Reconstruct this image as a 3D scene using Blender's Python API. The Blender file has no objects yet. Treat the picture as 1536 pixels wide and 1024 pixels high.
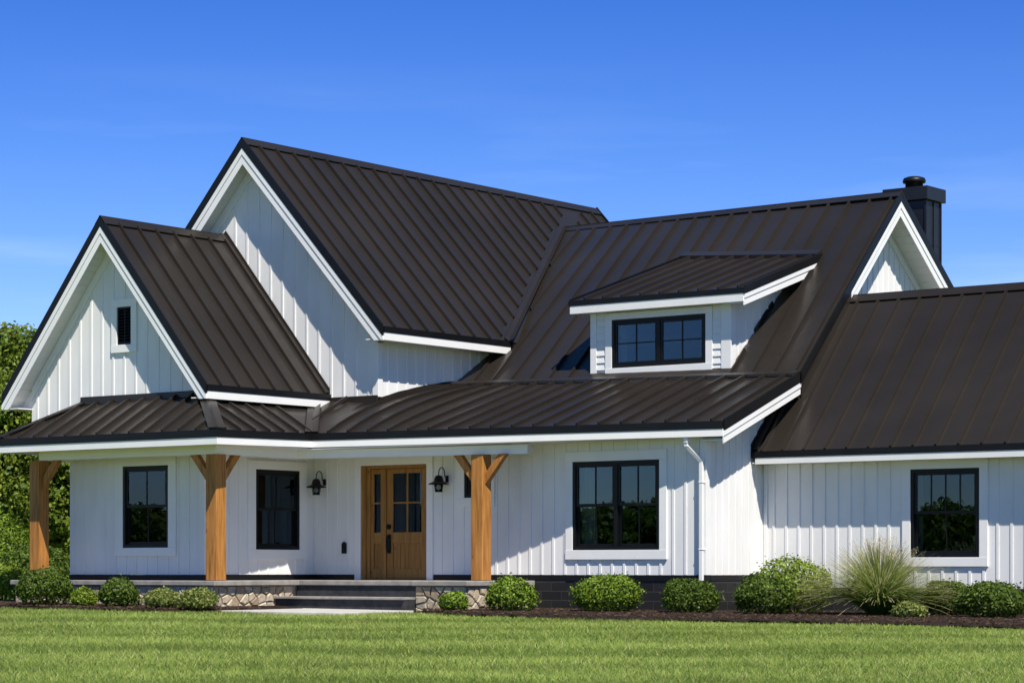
import bpy, bmesh, math, random
import numpy as np
from mathutils import Vector, Matrix
V = Vector
random.seed(7)
rng = np.random.default_rng(7)
sc = bpy.context.scene
COL = sc.collection

# ------------------------------------------------------------------ camera, sky, sun, exposure
cam_d = bpy.data.cameras.new('camera')
cam = bpy.data.objects.new('camera', cam_d)
COL.objects.link(cam)
sc.camera = cam
cam.location = (28.5, -34.6, 0.85)
cam.rotation_euler = (math.radians(90), 0, math.radians(36.9))
cam_d.sensor_width = 36.0
cam_d.lens = 36.0 * 3740 / 1536
cam_d.shift_y = 340 / 1536
cam_d.clip_start = 0.1
cam_d.clip_end = 3000

SUN = V((1.6, -1.0, 2.6)).normalized()
w = bpy.data.worlds.new('World')
sc.world = w
w.use_nodes = True
nt = w.node_tree
sky = nt.nodes.new('ShaderNodeTexSky')
sky.sky_type = 'NISHITA'
sky.sun_disc = False
sky.sun_elevation = math.asin(SUN.z)
sky.sun_rotation = math.atan2(SUN.x, SUN.y)
sky.altitude = 300
sky.air_density = 1.0
sky.dust_density = 0.0
sky.ozone_density = 5.0
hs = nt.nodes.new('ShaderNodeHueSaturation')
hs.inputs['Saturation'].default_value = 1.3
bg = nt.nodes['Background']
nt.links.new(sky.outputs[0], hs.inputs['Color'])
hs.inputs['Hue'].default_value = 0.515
# the visible sky deepens from the horizon upwards; a few thin cirrus streaks low down
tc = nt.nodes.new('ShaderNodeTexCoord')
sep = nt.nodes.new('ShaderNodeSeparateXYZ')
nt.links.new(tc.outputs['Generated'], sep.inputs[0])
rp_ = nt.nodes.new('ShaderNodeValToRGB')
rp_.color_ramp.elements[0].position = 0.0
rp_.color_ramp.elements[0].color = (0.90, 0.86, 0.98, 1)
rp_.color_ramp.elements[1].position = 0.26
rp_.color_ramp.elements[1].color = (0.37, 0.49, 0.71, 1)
e_ = rp_.color_ramp.elements.new(0.6); e_.color = (1.06, 0.84, 0.60, 1)  # unseen upper sky, brightened and warmed to lift ambient light and tint the shade
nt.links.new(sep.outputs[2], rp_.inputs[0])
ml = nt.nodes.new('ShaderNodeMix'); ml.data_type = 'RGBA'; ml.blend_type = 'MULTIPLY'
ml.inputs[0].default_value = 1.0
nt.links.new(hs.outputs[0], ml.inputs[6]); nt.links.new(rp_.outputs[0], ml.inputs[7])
mpn = nt.nodes.new('ShaderNodeMapping'); mpn.inputs['Scale'].default_value = (3.0, 3.0, 26.0)
nt.links.new(tc.outputs['Generated'], mpn.inputs[0])
cn = nt.nodes.new('ShaderNodeTexNoise'); cn.inputs['Scale'].default_value = 1.6; cn.inputs['Detail'].default_value = 7
nt.links.new(mpn.outputs[0], cn.inputs['Vector'])
cr = nt.nodes.new('ShaderNodeValToRGB')
cr.color_ramp.elements[0].position = 0.50; cr.color_ramp.elements[0].color = (0, 0, 0, 1)
cr.color_ramp.elements[1].position = 0.78; cr.color_ramp.elements[1].color = (0.30, 0.30, 0.30, 1)
nt.links.new(cn.outputs[0], cr.inputs[0])
mk = nt.nodes.new('ShaderNodeMapRange')
mk.inputs[1].default_value = 0.20; mk.inputs[2].default_value = 0.08
nt.links.new(sep.outputs[2], mk.inputs[0])
cm_ = nt.nodes.new('ShaderNodeMath'); cm_.operation = 'MULTIPLY'
nt.links.new(cr.outputs[0], cm_.inputs[0]); nt.links.new(mk.outputs[0], cm_.inputs[1])
cl = nt.nodes.new('ShaderNodeMix'); cl.data_type = 'RGBA'
cl.inputs[7].default_value = (6.5, 7.2, 8.2, 1)
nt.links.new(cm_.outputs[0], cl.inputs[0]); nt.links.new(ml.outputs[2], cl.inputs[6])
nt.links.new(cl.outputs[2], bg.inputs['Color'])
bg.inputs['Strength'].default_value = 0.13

sd = bpy.data.lights.new('sun', 'SUN')
sd.energy = 5.0
sd.angle = math.radians(0.5)
sd.color = (1.0, 0.93, 0.82)
so = bpy.data.objects.new('sun', sd)
COL.objects.link(so)
so.location = (40, -25, 60)
so.rotation_euler = SUN.to_track_quat('Z', 'Y').to_euler()
sc.view_settings.view_transform = 'Standard'
sc.view_settings.look = 'None'
sc.view_settings.exposure = 0.44
sc.view_settings.gamma = 1.0

# ------------------------------------------------------------------ materials
def mat(name, col, rough=0.5, spec=0.5, metal=0.0):
    m = bpy.data.materials.new(name)
    m.use_nodes = True
    p = m.node_tree.nodes['Principled BSDF']
    p.inputs['Base Color'].default_value = (*col, 1)
    p.inputs['Roughness'].default_value = rough
    p.inputs['Specular IOR Level'].default_value = spec
    p.inputs['Metallic'].default_value = metal
    return m

def N(m, t, **kw):
    n = m.node_tree.nodes.new(t)
    for k, v in kw.items():
        if k in n.inputs:
            n.inputs[k].default_value = v
        else:
            setattr(n, k, v)
    return n

def L(m, a, b):
    m.node_tree.links.new(a, b)

def geo_pos(m, scale=(1, 1, 1)):
    g = N(m, 'ShaderNodeNewGeometry')
    mp = N(m, 'ShaderNodeMapping')
    mp.inputs['Scale'].default_value = scale
    L(m, g.outputs['Position'], mp.inputs['Vector'])
    return mp.outputs[0]

def obj_pos(m, scale=(1, 1, 1)):
    g = N(m, 'ShaderNodeTexCoord')
    mp = N(m, 'ShaderNodeMapping')
    mp.inputs['Scale'].default_value = scale
    L(m, g.outputs['Object'], mp.inputs['Vector'])
    return mp.outputs[0]

def ramp(m, fac, stops):
    r = N(m, 'ShaderNodeValToRGB')
    e = r.color_ramp.elements
    while len(e) < len(stops):
        e.new(0.5)
    for i, (p, c) in enumerate(stops):
        e[i].position = p
        e[i].color = (*c, 1)
    L(m, fac, r.inputs[0])
    return r.outputs[0]

def noise(m, vec, scale, detail=4, rough=0.55):
    n = N(m, 'ShaderNodeTexNoise', Scale=scale, Detail=detail, Roughness=rough)
    L(m, vec, n.inputs['Vector'])
    return n.outputs[0]

def bump(m, h, strength, dist):
    b = N(m, 'ShaderNodeBump', Strength=strength, Distance=dist)
    L(m, h, b.inputs['Height'])
    L(m, b.outputs[0], m.node_tree.nodes['Principled BSDF'].inputs['Normal'])

def BSDF(m):
    return m.node_tree.nodes['Principled BSDF']

def noisy(name, c0, c1, scale, rough=0.5, spec=0.5, vscale=(1, 1, 1), bs=0.0, bd=0.01, bscale=None, lo=0.35, hi=0.65, space=geo_pos):
    m = mat(name, c0, rough, spec)
    v = space(m, vscale)
    n = noise(m, v, scale)
    L(m, ramp(m, n, [(lo, c0), (hi, c1)]), BSDF(m).inputs['Base Color'])
    if bs:
        bump(m, noise(m, v, bscale or scale * 4), bs, bd)
    return m

M = {}
M['siding'] = noisy('white_siding', (0.74, 0.74, 0.725), (0.80, 0.80, 0.785), 1.6, 0.55, 0.35, (1.5, 1.5, 0.5), 0.12, 0.004, 40)
M['trim'] = noisy('white_trim', (0.78, 0.78, 0.765), (0.82, 0.82, 0.805), 2.0, 0.45, 0.4, (1, 1, 1), 0.08, 0.002, 60)
M['soffit'] = mat('white_soffit', (0.74, 0.73, 0.70), 0.6, 0.3)

def roof_mat():
    m = mat('bronze_standing_seam_metal', (0.03, 0.025, 0.022), 0.40, 0.34)
    v = geo_pos(m)
    n = noise(m, v, 0.45, 3)
    L(m, ramp(m, n, [(0.3, (0.0180, 0.0147, 0.0120)), (0.7, (0.0245, 0.0202, 0.0168))]), BSDF(m).inputs['Base Color'])
    n2 = noise(m, v, 1.6, 2)
    L(m, ramp(m, n2, [(0.3, (0.26,) * 3), (0.7, (0.38,) * 3)]), BSDF(m).inputs['Roughness'])
    bump(m, noise(m, v, 1.8, 2), 0.30, 0.010)
    return m
M['roof'] = roof_mat()
M['black'] = noisy('black_metal_trim', (0.0035, 0.0038, 0.0044), (0.0055, 0.006, 0.0068), 3, 0.45, 0.3)
M['chimney'] = noisy('charcoal_sheet_metal', (0.007, 0.008, 0.0105), (0.011, 0.0125, 0.016), 1.2, 0.42, 0.4, bs=0.15, bd=0.006, bscale=2)
M['frame'] = mat('black_window_frame', (0.0035, 0.0038, 0.0044), 0.4, 0.3)

def wood(name, c0, c1, c2, axis_scale, rough=0.55):
    m = mat(name, c0, rough, 0.3)
    v = geo_pos(m, axis_scale)
    d = noise(m, v, 3.0, 6, 0.65)
    col = ramp(m, d, [(0.30, c0), (0.5, c1), (0.68, c2)])
    L(m, col, BSDF(m).inputs['Base Color'])
    # knots
    vo = N(m, 'ShaderNodeTexVoronoi', Scale=2.3)
    L(m, geo_pos(m, (1.4, 1.4, 0.8)), vo.inputs['Vector'])
    k = ramp(m, vo.outputs['Distance'], [(0.0, (0.15,) * 3), (0.04, (0.45,) * 3), (0.085, (1,) * 3)])
    mx = N(m, 'ShaderNodeMix', data_type='RGBA', blend_type='MULTIPLY')
    mx.inputs[0].default_value = 0.8
    L(m, col, mx.inputs[6]); L(m, k, mx.inputs[7])
    L(m, mx.outputs[2], BSDF(m).inputs['Base Color'])
    bump(m, d, 0.3, 0.004)
    return m
M['timber'] = wood('oiled_cedar_timber', (0.20, 0.078, 0.016), (0.38, 0.165, 0.038), (0.50, 0.235, 0.062), (7, 7, 0.5))
M['door'] = wood('stained_oak', (0.19, 0.086, 0.020), (0.30, 0.145, 0.036), (0.36, 0.185, 0.050), (8, 8, 0.6), 0.45)

def glass():
    m = bpy.data.materials.new('window_glass')
    m.use_nodes = True
    t = m.node_tree
    t.nodes.remove(t.nodes['Principled BSDF'])
    out = t.nodes['Material Output']
    g = N(m, 'ShaderNodeBsdfGlossy', Roughness=0.0)
    g.inputs['Color'].default_value = (0.55, 0.78, 1.0, 1)
    tr = N(m, 'ShaderNodeBsdfTransparent')
    tr.inputs['Color'].default_value = (0.62, 0.66, 0.66, 1)
    fr = N(m, 'ShaderNodeFresnel', IOR=1.6)
    b = N(m, 'ShaderNodeBump', Strength=0.012, Distance=0.02)
    L(m, noise(m, geo_pos(m), 1.7, 1), b.inputs['Height'])
    L(m, b.outputs[0], g.inputs['Normal'])
    mx = N(m, 'ShaderNodeMixShader')
    L(m, fr.outputs[0], mx.inputs[0])
    L(m, tr.outputs[0], mx.inputs[1]); L(m, g.outputs[0], mx.inputs[2])
    L(m, mx.outputs[0], out.inputs[0])
    return m
M['glass'] = glass()
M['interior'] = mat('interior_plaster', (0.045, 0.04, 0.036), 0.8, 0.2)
M['curtain'] = mat('linen_curtain', (0.72, 0.69, 0.62), 0.9, 0.1)

def island(name, stops, rough=0.8, spec=0.2, bs=0.0, bscale=30, bd=0.01, extra=None):
    m = mat(name, stops[0][1], rough, spec)
    g = N(m, 'ShaderNodeNewGeometry')
    c = ramp(m, g.outputs['Random Per Island'], stops)
    if extra:
        n = noise(m, geo_pos(m), extra[0], 5)
        k = ramp(m, n, [(0.3, (extra[1],) * 3), (0.7, (1,) * 3)])
        mx = N(m, 'ShaderNodeMix', data_type='RGBA', blend_type='MULTIPLY')
        mx.inputs[0].default_value = 1.0
        L(m, c, mx.inputs[6]); L(m, k, mx.inputs[7])
        c = mx.outputs[2]
    L(m, c, BSDF(m).inputs['Base Color'])
    if bs:
        bump(m, noise(m, geo_pos(m), bscale), bs, bd)
    return m
M['stone'] = island('rubble_stone', [(0.0, (0.36, 0.27, 0.18)), (0.35, (0.56, 0.46, 0.33)), (0.7, (0.46, 0.40, 0.32)), (1.0, (0.64, 0.55, 0.41))], 0.85, 0.2, 0.6, 22, 0.02, (14, 0.65))
M['mortar'] = noisy('mortar', (0.26, 0.235, 0.2), (0.36, 0.33, 0.285), 12, 0.9, 0.1)
M['slab'] = noisy('bluestone_slab', (0.22, 0.205, 0.19), (0.31, 0.29, 0.265), 6, 0.75, 0.3, bs=0.2, bd=0.006, bscale=30)
M['riser'] = noisy('charcoal_stone_riser', (0.022, 0.024, 0.028), (0.042, 0.044, 0.048), 9, 0.7, 0.3, bs=0.2, bd=0.005, bscale=40)
M['concrete'] = noisy('concrete_path', (0.40, 0.385, 0.355), (0.50, 0.485, 0.45), 4, 0.85, 0.2, bs=0.2, bd=0.004, bscale=60)

def block_mat():
    m = mat('black_block_foundation', (0.02, 0.02, 0.022), 0.6, 0.4)
    g = N(m, 'ShaderNodeNewGeometry')
    sx = N(m, 'ShaderNodeSeparateXYZ'); L(m, g.outputs['Position'], sx.inputs[0])
    ad = N(m, 'ShaderNodeMath', operation='ADD'); L(m, sx.outputs[0], ad.inputs[0]); L(m, sx.outputs[1], ad.inputs[1])
    cb = N(m, 'ShaderNodeCombineXYZ'); L(m, ad.outputs[0], cb.inputs[0]); L(m, sx.outputs[2], cb.inputs[1])
    br = N(m, 'ShaderNodeTexBrick', Scale=1.0)
    br.inputs['Brick Width'].default_value = 0.42
    br.inputs['Row Height'].default_value = 0.155
    br.inputs['Mortar Size'].default_value = 0.008
    br.inputs['Color1'].default_value = (0.009, 0.009, 0.010, 1)
    br.inputs['Color2'].default_value = (0.017, 0.017, 0.018, 1)
    br.inputs['Mortar'].default_value = (0.035, 0.035, 0.034, 1)
    L(m, cb.outputs[0], br.inputs['Vector'])
    L(m, br.outputs['Color'], BSDF(m).inputs['Base Color'])
    b = N(m, 'ShaderNodeBump', Strength=0.5, Distance=0.01)
    b.invert = True
    L(m, br.outputs['Fac'], b.inputs['Height'])
    L(m, b.outputs[0], BSDF(m).inputs['Normal'])
    return m
M['block'] = block_mat()

def leaf_mat(name, stops, trans=0.28, clump=0.9, cl_lo=0.62, rough=0.5):
    m = mat(name, stops[0][1], rough, 0.25)
    g = N(m, 'ShaderNodeNewGeometry')
    c = ramp(m, g.outputs['Random Per Island'], stops)
    n = noise(m, geo_pos(m), clump, 3)
    k = ramp(m, n, [(0.35, (cl_lo,) * 3), (0.65, (1.0,) * 3)])
    mx = N(m, 'ShaderNodeMix', data_type='RGBA', blend_type='MULTIPLY')
    mx.inputs[0].default_value = 1.0
    L(m, c, mx.inputs[6]); L(m, k, mx.inputs[7])
    L(m, mx.outputs[2], BSDF(m).inputs['Base Color'])
    t = N(m, 'ShaderNodeBsdfTranslucent')
    L(m, mx.outputs[2], t.inputs['Color'])
    ms = N(m, 'ShaderNodeMixShader'); ms.inputs[0].default_value = trans
    out = m.node_tree.nodes['Material Output']
    L(m, BSDF(m).outputs[0], ms.inputs[1]); L(m, t.outputs[0], ms.inputs[2])
    L(m, ms.outputs[0], out.inputs[0])
    return m
M['box_leaf'] = leaf_mat('boxwood_leaves', [(0.0, (0.077, 0.140, 0.014)), (0.5, (0.144, 0.233, 0.019)), (1.0, (0.265, 0.373, 0.034))], 0.25, 6, 0.7)
M['dark_leaf'] = leaf_mat('dark_shrub_leaves', [(0.0, (0.043, 0.084, 0.011)), (0.5, (0.080, 0.134, 0.014)), (1.0, (0.150, 0.214, 0.025))], 0.25, 6, 0.7)
M['lime_leaf'] = leaf_mat('yellow_green_shrub_leaves', [(0.0, (0.119, 0.189, 0.016)), (0.5, (0.208, 0.306, 0.025)), (1.0, (0.320, 0.422, 0.045))], 0.3, 6, 0.7)
M['pale_leaf'] = leaf_mat('pale_variegated_leaves', [(0.0, (0.100, 0.150, 0.030)), (0.5, (0.188, 0.237, 0.050)), (1.0, (0.375, 0.400, 0.110))], 0.3, 6, 0.7)
M['tree_leaf'] = leaf_mat('tree_leaves', [(0.0, (0.081, 0.137, 0.016)), (0.5, (0.158, 0.239, 0.025)), (1.0, (0.290, 0.353, 0.041))], 0.3, 0.8, 0.65)
M['bark'] = noisy('bark', (0.05, 0.038, 0.028), (0.11, 0.085, 0.06), 8, 0.9, 0.1, (1, 1, 0.25), 0.6, 0.03)
M['mulch'] = noisy('bark_mulch', (0.014, 0.010, 0.008), (0.042, 0.029, 0.022), 25, 0.95, 0.1, bs=1.0, bd=0.03, bscale=40)
M['chip'] = island('mulch_chips', [(0.0, (0.018, 0.011, 0.008)), (0.6, (0.055, 0.034, 0.024)), (1.0, (0.11, 0.075, 0.052))], 0.95, 0.1)

# ------------------------------------------------------------------ mesh helpers
WO = {}                                            # world origin of every object built

def tag(o, label=None, cat=None, group=None, kind=None):
    if label: o['label'] = label
    if cat: o['category'] = cat
    if group: o['group'] = group
    if kind: o['kind'] = kind
    return o

def empty(name, loc, label, cat, group=None):
    o = bpy.data.objects.new(name, None)
    o.empty_display_size = 0.2
    COL.objects.link(o)
    o.location = loc
    WO[o.name] = V(loc)
    return tag(o, label, cat, group)

class MB:
    def __init__(s):
        s.v = []; s.f = []
    def add(s, vs, fs):
        b = len(s.v)
        s.v += [tuple(p) for p in vs]
        s.f += [tuple(b + i for i in f) for f in fs]
    def hexa(s, p):                                 # p: bottom 4 then top 4
        s.add(p, [(3, 2, 1, 0), (4, 5, 6, 7), (0, 1, 5, 4), (1, 2, 6, 5), (2, 3, 7, 6), (3, 0, 4, 7)])
    def box(s, x0, x1, y0, y1, z0, z1):
        s.hexa([(x0, y0, z0), (x1, y0, z0), (x1, y1, z0), (x0, y1, z0), (x0, y0, z1), (x1, y0, z1), (x1, y1, z1), (x0, y1, z1)])
    def prism(s, pts, vec):                         # polygon pts extruded by vec
        n = len(pts); vec = V(vec)
        a = [V(p) for p in pts]
        s.add(a + [p + vec for p in a], [tuple(range(n))[::-1], tuple(range(n, 2 * n))] + [(i, (i + 1) % n, n + (i + 1) % n, n + i) for i in range(n)])
    def bar(s, p0, p1, w_, h_, up=V((0, 0, 1))):    # square bar between two points
        p0 = V(p0); p1 = V(p1); d = (p1 - p0).normalized()
        a = d.cross(up)
        if a.length < 1e-4: a = V((1, 0, 0))
        a.normalize(); b = a.cross(d).normalized()
        q = lambda p: [p - a * w_ / 2 - b * h_ / 2, p + a * w_ / 2 - b * h_ / 2, p + a * w_ / 2 + b * h_ / 2, p - a * w_ / 2 + b * h_ / 2]
        s.hexa(q(p0) + q(p1))
    def tube(s, pts, r, n=10, cap=True):
        rings = []
        pts = [V(p) for p in pts]
        rs = r if isinstance(r, (list, tuple)) else [r] * len(pts)
        prev = None
        for i, p in enumerate(pts):
            d = (pts[min(i + 1, len(pts) - 1)] - pts[max(i - 1, 0)]).normalized()
            a = prev if prev is not None else (V((1, 0, 0)) if abs(d.x) < 0.9 else V((0, 1, 0)))
            a = (a - d * a.dot(d)).normalized(); prev = a
            b = d.cross(a)
            rings.append([p + (a * math.cos(t) + b * math.sin(t)) * rs[i] for t in [2 * math.pi * k / n for k in range(n)]])
        vs = [q for r_ in rings for q in r_]
        fs = []
        for i in range(len(pts) - 1):
            for k in range(n):
                fs.append((i * n + k, i * n + (k + 1) % n, (i + 1) * n + (k + 1) % n, (i + 1) * n + k))
        if cap:
            fs.append(tuple(range(n))[::-1]); fs.append(tuple((len(pts) - 1) * n + k for k in range(n)))
        s.add(vs, fs)
    def lathe(s, c, prof, n=28):                    # prof: (radius, z)
        c = V(c); vs = []; fs = []
        for r, z in prof:
            for k in range(n):
                t = 2 * math.pi * k / n
                vs.append(c + V((r * math.cos(t), r * math.sin(t), z)))
        for i in range(len(prof) - 1):
            for k in range(n):
                fs.append((i * n + k, i * n + (k + 1) % n, (i + 1) * n + (k + 1) % n, (i + 1) * n + k))
        fs.append(tuple(range(n))[::-1]); fs.append(tuple((len(prof) - 1) * n + k for k in range(n)))
        s.add(vs, fs)
    def build(s, name, m, parent=None, label=None, smooth=False, origin=None, fix=True, bevel=0):
        return link_mesh(name, s.v, s.f, m, parent, label, smooth, origin, fix, bevel)

def link_mesh(name, v, f, m, parent=None, label=None, smooth=False, origin=None, fix=True, bevel=0):
    arr = np.array([tuple(p) for p in v], dtype=float)
    if origin is None:
        lo, hi = arr.min(0), arr.max(0)
        origin = V(((lo[0] + hi[0]) / 2, (lo[1] + hi[1]) / 2, lo[2]))
    origin = V(origin)
    me = bpy.data.meshes.new(name)
    me.from_pydata([tuple(p) for p in (arr - np.array(origin))], [], f)
    if fix:
        bm = bmesh.new(); bm.from_mesh(me)
        bmesh.ops.recalc_face_normals(bm, faces=bm.faces)
        bm.to_mesh(me); bm.free()
    if smooth:
        me.polygons.foreach_set('use_smooth', [True] * len(me.polygons))
    me.materials.append(m)
    o = bpy.data.objects.new(name, me)
    COL.objects.link(o)
    return place(o, parent, origin, label, bevel)

def place(o, parent, origin, label=None, bevel=0):
    WO[o.name] = V(origin)
    if parent is not None:
        o.parent = parent
        o.location = V(origin) - WO[parent.name]
    else:
        o.location = origin
    if label: o['label'] = label
    if bevel:
        b = o.modifiers.new('bevel', 'BEVEL'); b.width = bevel; b.segments = 2; b.limit_method = 'ANGLE'
    return o

def lerp(a, b, t):
    return V(a) * (1 - t) + V(b) * t

# ------------------------------------------------------------------ ground shape
def zg(X):
    return 0.125 - 0.007 * min(max(X, -8), 14)

# ------------------------------------------------------------------ HOUSE
house = empty('farmhouse', (0, 0, zg(0)), 'white board and batten farmhouse with dark standing seam metal roofs and timber porch posts', 'house')

FR = {}                                             # local frames: a (along), o (outward)
FR['Y'] = (V((1, 0, 0)), V((0, -1, 0)))
FR['X'] = (V((0, 1, 0)), V((1, 0, 0)))
FR['-X'] = (V((0, 1, 0)), V((-1, 0, 0)))
FR['-Y'] = (V((1, 0, 0)), V((0, 1, 0)))

def base_pt(ax, c):
    return V((0, c, 0)) if 'Y' in ax else V((c, 0, 0))

def lbox(mb, ax, c, a0, a1, o0, o1, z0, z1):
    a, o = FR[ax]; b = base_pt(ax, c)
    P = lambda u, k, z: b + a * u + o * k + V((0, 0, z))
    mb.hexa([P(a0, o0, z0), P(a1, o0, z0), P(a1, o1, z0), P(a0, o1, z0), P(a0, o0, z1), P(a1, o0, z1), P(a1, o1, z1), P(a0, o1, z1)])

def zrange(poly, u):
    zs = []
    n = len(poly)
    for i in range(n):
        (u0, z0), (u1, z1) = poly[i], poly[(i + 1) % n]
        if (u0 - u) * (u1 - u) <= 0 and abs(u1 - u0) > 1e-6:
            zs.append(z0 + (z1 - z0) * (u - u0) / (u1 - u0))
    return (min(zs), max(zs)) if len(zs) > 1 else None

def wall(ax, c, poly, holes=(), spacing=0.25, start=None, thick=0.14, battens=True, clear=0.145, skip=(), name='wall', m='siding', bw=0.045, parent=None):
    """flat board wall with vertical battens; poly in (along, z); holes (a0,a1,z0,z1)"""
    a, o = FR[ax]; b = base_pt(ax, c)
    bm = bmesh.new()
    bm.faces.new([bm.verts.new(b + a * u + V((0, 0, z))) for u, z in poly])
    for (h0, h1, z0, z1) in holes:
        for co, no in ((a * h0, a), (a * h1, a), (V((0, 0, z0)), V((0, 0, 1))), (V((0, 0, z1)), V((0, 0, 1)))):
            bmesh.ops.bisect_plane(bm, geom=bm.verts[:] + bm.edges[:] + bm.faces[:], plane_co=co, plane_no=no)
        dead = []
        for f in bm.faces:
            q = f.calc_center_median() - b
            u = q.dot(a)
            if h0 < u < h1 and z0 < q.z < z1:
                dead.append(f)
        bmesh.ops.delete(bm, geom=dead, context='FACES')
    r = bmesh.ops.extrude_face_region(bm, geom=bm.faces[:])
    for e in r['geom']:
        if isinstance(e, bmesh.types.BMVert):
            e.co -= o * thick
    vs = [v.co.copy() for v in bm.verts]
    bm.verts.index_update()
    fs = [tuple(v.index for v in f.verts) for f in bm.faces]
    bm.free()
    mb = MB(); mb.add(vs, fs)
    if battens:
        us = [p[0] for p in poly]
        u = (start if start is not None else min(us) + spacing * 0.5)
        while u < max(us) - 0.05:
            if u > min(us) + 0.05:
                zr0 = zrange(poly, u - bw / 2); zr1 = zrange(poly, u + bw / 2)
                if zr0 and zr1:
                    segs = [(max(zr0[0], zr1[0]), min(zr0[1], zr1[1]))]
                    for (h0, h1, z0, z1) in list(holes) + list(skip):
                        k = clear if (h0, h1, z0, z1) in holes else 0
                        if h0 - k - bw / 2 < u < h1 + k + bw / 2:
                            ns = []
                            for (s0, s1) in segs:
                                if s1 <= z0 - k or s0 >= z1 + k: ns.append((s0, s1)); continue
                                if s0 < z0 - k: ns.append((s0, z0 - k))
                                if s1 > z1 + k: ns.append((z1 + k, s1))
                            segs = ns
                    for s0, s1 in segs:
                        if s1 - s0 > 0.04:
                            lbox(mb, ax, c, u - bw / 2, u + bw / 2, 0.0, 0.014, s0 + 0.003, s1 - 0.003)
            u += spacing
    return mb.build(name, M[m], parent or house)

def boards(name, m, ax, items, c, parent=None, bevel=0.004):
    mb = MB()
    for it in items: lbox(mb, ax, c, *it)
    return mb.build(name, M[m], parent or house, bevel=bevel)

# ---- roofs
def surf_n(f, u, v):
    e = 1e-3
    du = f(min(u + e, 1), v) - f(max(u - e, 0), v)
    dv = f(u, min(v + e, 1)) - f(u, max(v - e, 0))
    n = du.cross(dv).normalized()
    if n.z < 0: n = -n
    return n, du.normalized(), dv.normalized()

def roof_sheet(name, f, seams, nu=12, nv=8, thick=0.05, keep=None, v0=0.0, v1=0.97, m='roof', sw=0.036, sh=0.060):
    mb = MB()
    top = []; bot = []
    for i in range(nu + 1):
        for j in range(nv + 1):
            u, v = i / nu, j / nv
            p = f(u, v); n, _, _ = surf_n(f, u, v)
            top.append(p); bot.append(p - n * thick)
    n1 = len(top); K = nv + 1
    fs = []
    for i in range(nu):
        for j in range(nv):
            a = i * K + j
            fs.append((a, a + K, a + K + 1, a + 1))
            fs.append((n1 + a, n1 + a + 1, n1 + a + K + 1, n1 + a + K))
    for i in range(nu):
        for j in (0, nv):
            a = i * K + j
            fs.append((a, n1 + a, n1 + a + K, a + K))
    for j in range(nv):
        for i in (0, nu):
            a = i * K + j
            fs.append((a, a + 1, n1 + a + 1, n1 + a))
    mb.add(top + bot, fs)
    NS = 40
    for u in seams:
        run = []
        def flush(run):
            if len(run) < 2: return
            pick = run if nv > 3 and len(run) > 2 else [run[0], run[-1]]
            if len(pick) > 8: pick = pick[::4] + ([pick[-1]] if (len(pick) - 1) % 4 else [])
            vs = []
            for v in pick:
                p = f(u, v); n, s, t = surf_n(f, u, v)
                s = n.cross(t).normalized()
                vs += [p - s * sw / 2 - n * 0.004, p + s * sw / 2 - n * 0.004, p + s * sw / 2 * 0.7 + n * sh, p - s * sw / 2 * 0.7 + n * sh]
            k = len(pick)
            fs = [(3, 2, 1, 0), tuple((k - 1) * 4 + q for q in range(4))]
            for i in range(k - 1):
                for q in range(4):
                    fs.append((i * 4 + q, i * 4 + (q + 1) % 4, (i + 1) * 4 + (q + 1) % 4, (i + 1) * 4 + q))
            mb.add(vs, fs)
        for k in range(NS + 1):
            v = v0 + (v1 - v0) * k / NS
            if keep is None or keep(f(u, v)):
                run.append(v)
            else:
                flush(run); run = []
        flush(run)
    return mb.build(name, M[m], house)

def board_path(name, m, path, t, za, zb, closed_ends=True, inset=0.0, side=1, parent=None):
    """board following a plan polyline with mitred corners; za/zb vertical offsets; side=+1 thickness to the right of travel"""
    pts = [V(p) for p in path]
    n = len(pts); offs = []
    for i in range(n):
        ds = []
        if i > 0: ds.append((pts[i] - pts[i - 1]).to_2d().normalized())
        if i < n - 1: ds.append((pts[i + 1] - pts[i]).to_2d().normalized())
        ns = [V((d.y, -d.x)) * side for d in ds]
        b = sum(ns, V((0, 0))).normalized()
        k = 1.0 / max(0.3, b.dot(ns[0]))
        offs.append(V((b.x * k, b.y * k, 0)))
    mb = MB()
    vs = []
    for p, o in zip(pts, offs):
        i_, e_ = p + o * inset, p + o * (inset + t)
        vs += [i_ + V((0, 0, zb)), e_ + V((0, 0, zb)), e_ + V((0, 0, za)), i_ + V((0, 0, za))]
    fs = [(3, 2, 1, 0), tuple((n - 1) * 4 + q for q in range(4))]
    for i in range(n - 1):
        for q in range(4):
            fs.append((i * 4 + q, i * 4 + (q + 1) % 4, (i + 1) * 4 + (q + 1) % 4, (i + 1) * 4 + q))
    mb.add(vs, fs)
    return mb.build(name, M[m], parent or house)

def clip_low(A, zmin):
    if zmin is None: return A
    r = []
    for p, q in zip(A, A[1:] + A[:1]):
        if p.z >= zmin: r.append(p)
        if (p.z - zmin) * (q.z - zmin) < 0: r.append(p.lerp(q, (zmin - p.z) / (q.z - p.z)))
    return r

def rake(name, m, pts, o, t, za, zb, inset=0.0, extra=None, zmin=None):
    """board in the vertical plane of a gable following pts (peak allowed), extruded along o"""
    mb = MB(); o = V(o)
    for (p, q) in zip(pts[:-1], pts[1:]):
        p = V(p); q = V(q)
        A = clip_low([p + V((0, 0, zb)), q + V((0, 0, zb)), q + V((0, 0, za)), p + V((0, 0, za))], zmin)
        mb.prism([x + o * inset for x in A], o * t)
    if extra:
        ea, eb, et = extra
        for (p, q) in zip(pts[:-1], pts[1:]):
            p = V(p); q = V(q)
            A = clip_low([p + V((0, 0, eb)), q + V((0, 0, eb)), q + V((0, 0, ea)), p + V((0, 0, ea))], zmin)
            mb.prism([x + o * (inset + t) for x in A], o * et)
    return mb.build(name, M[m], house)

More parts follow.
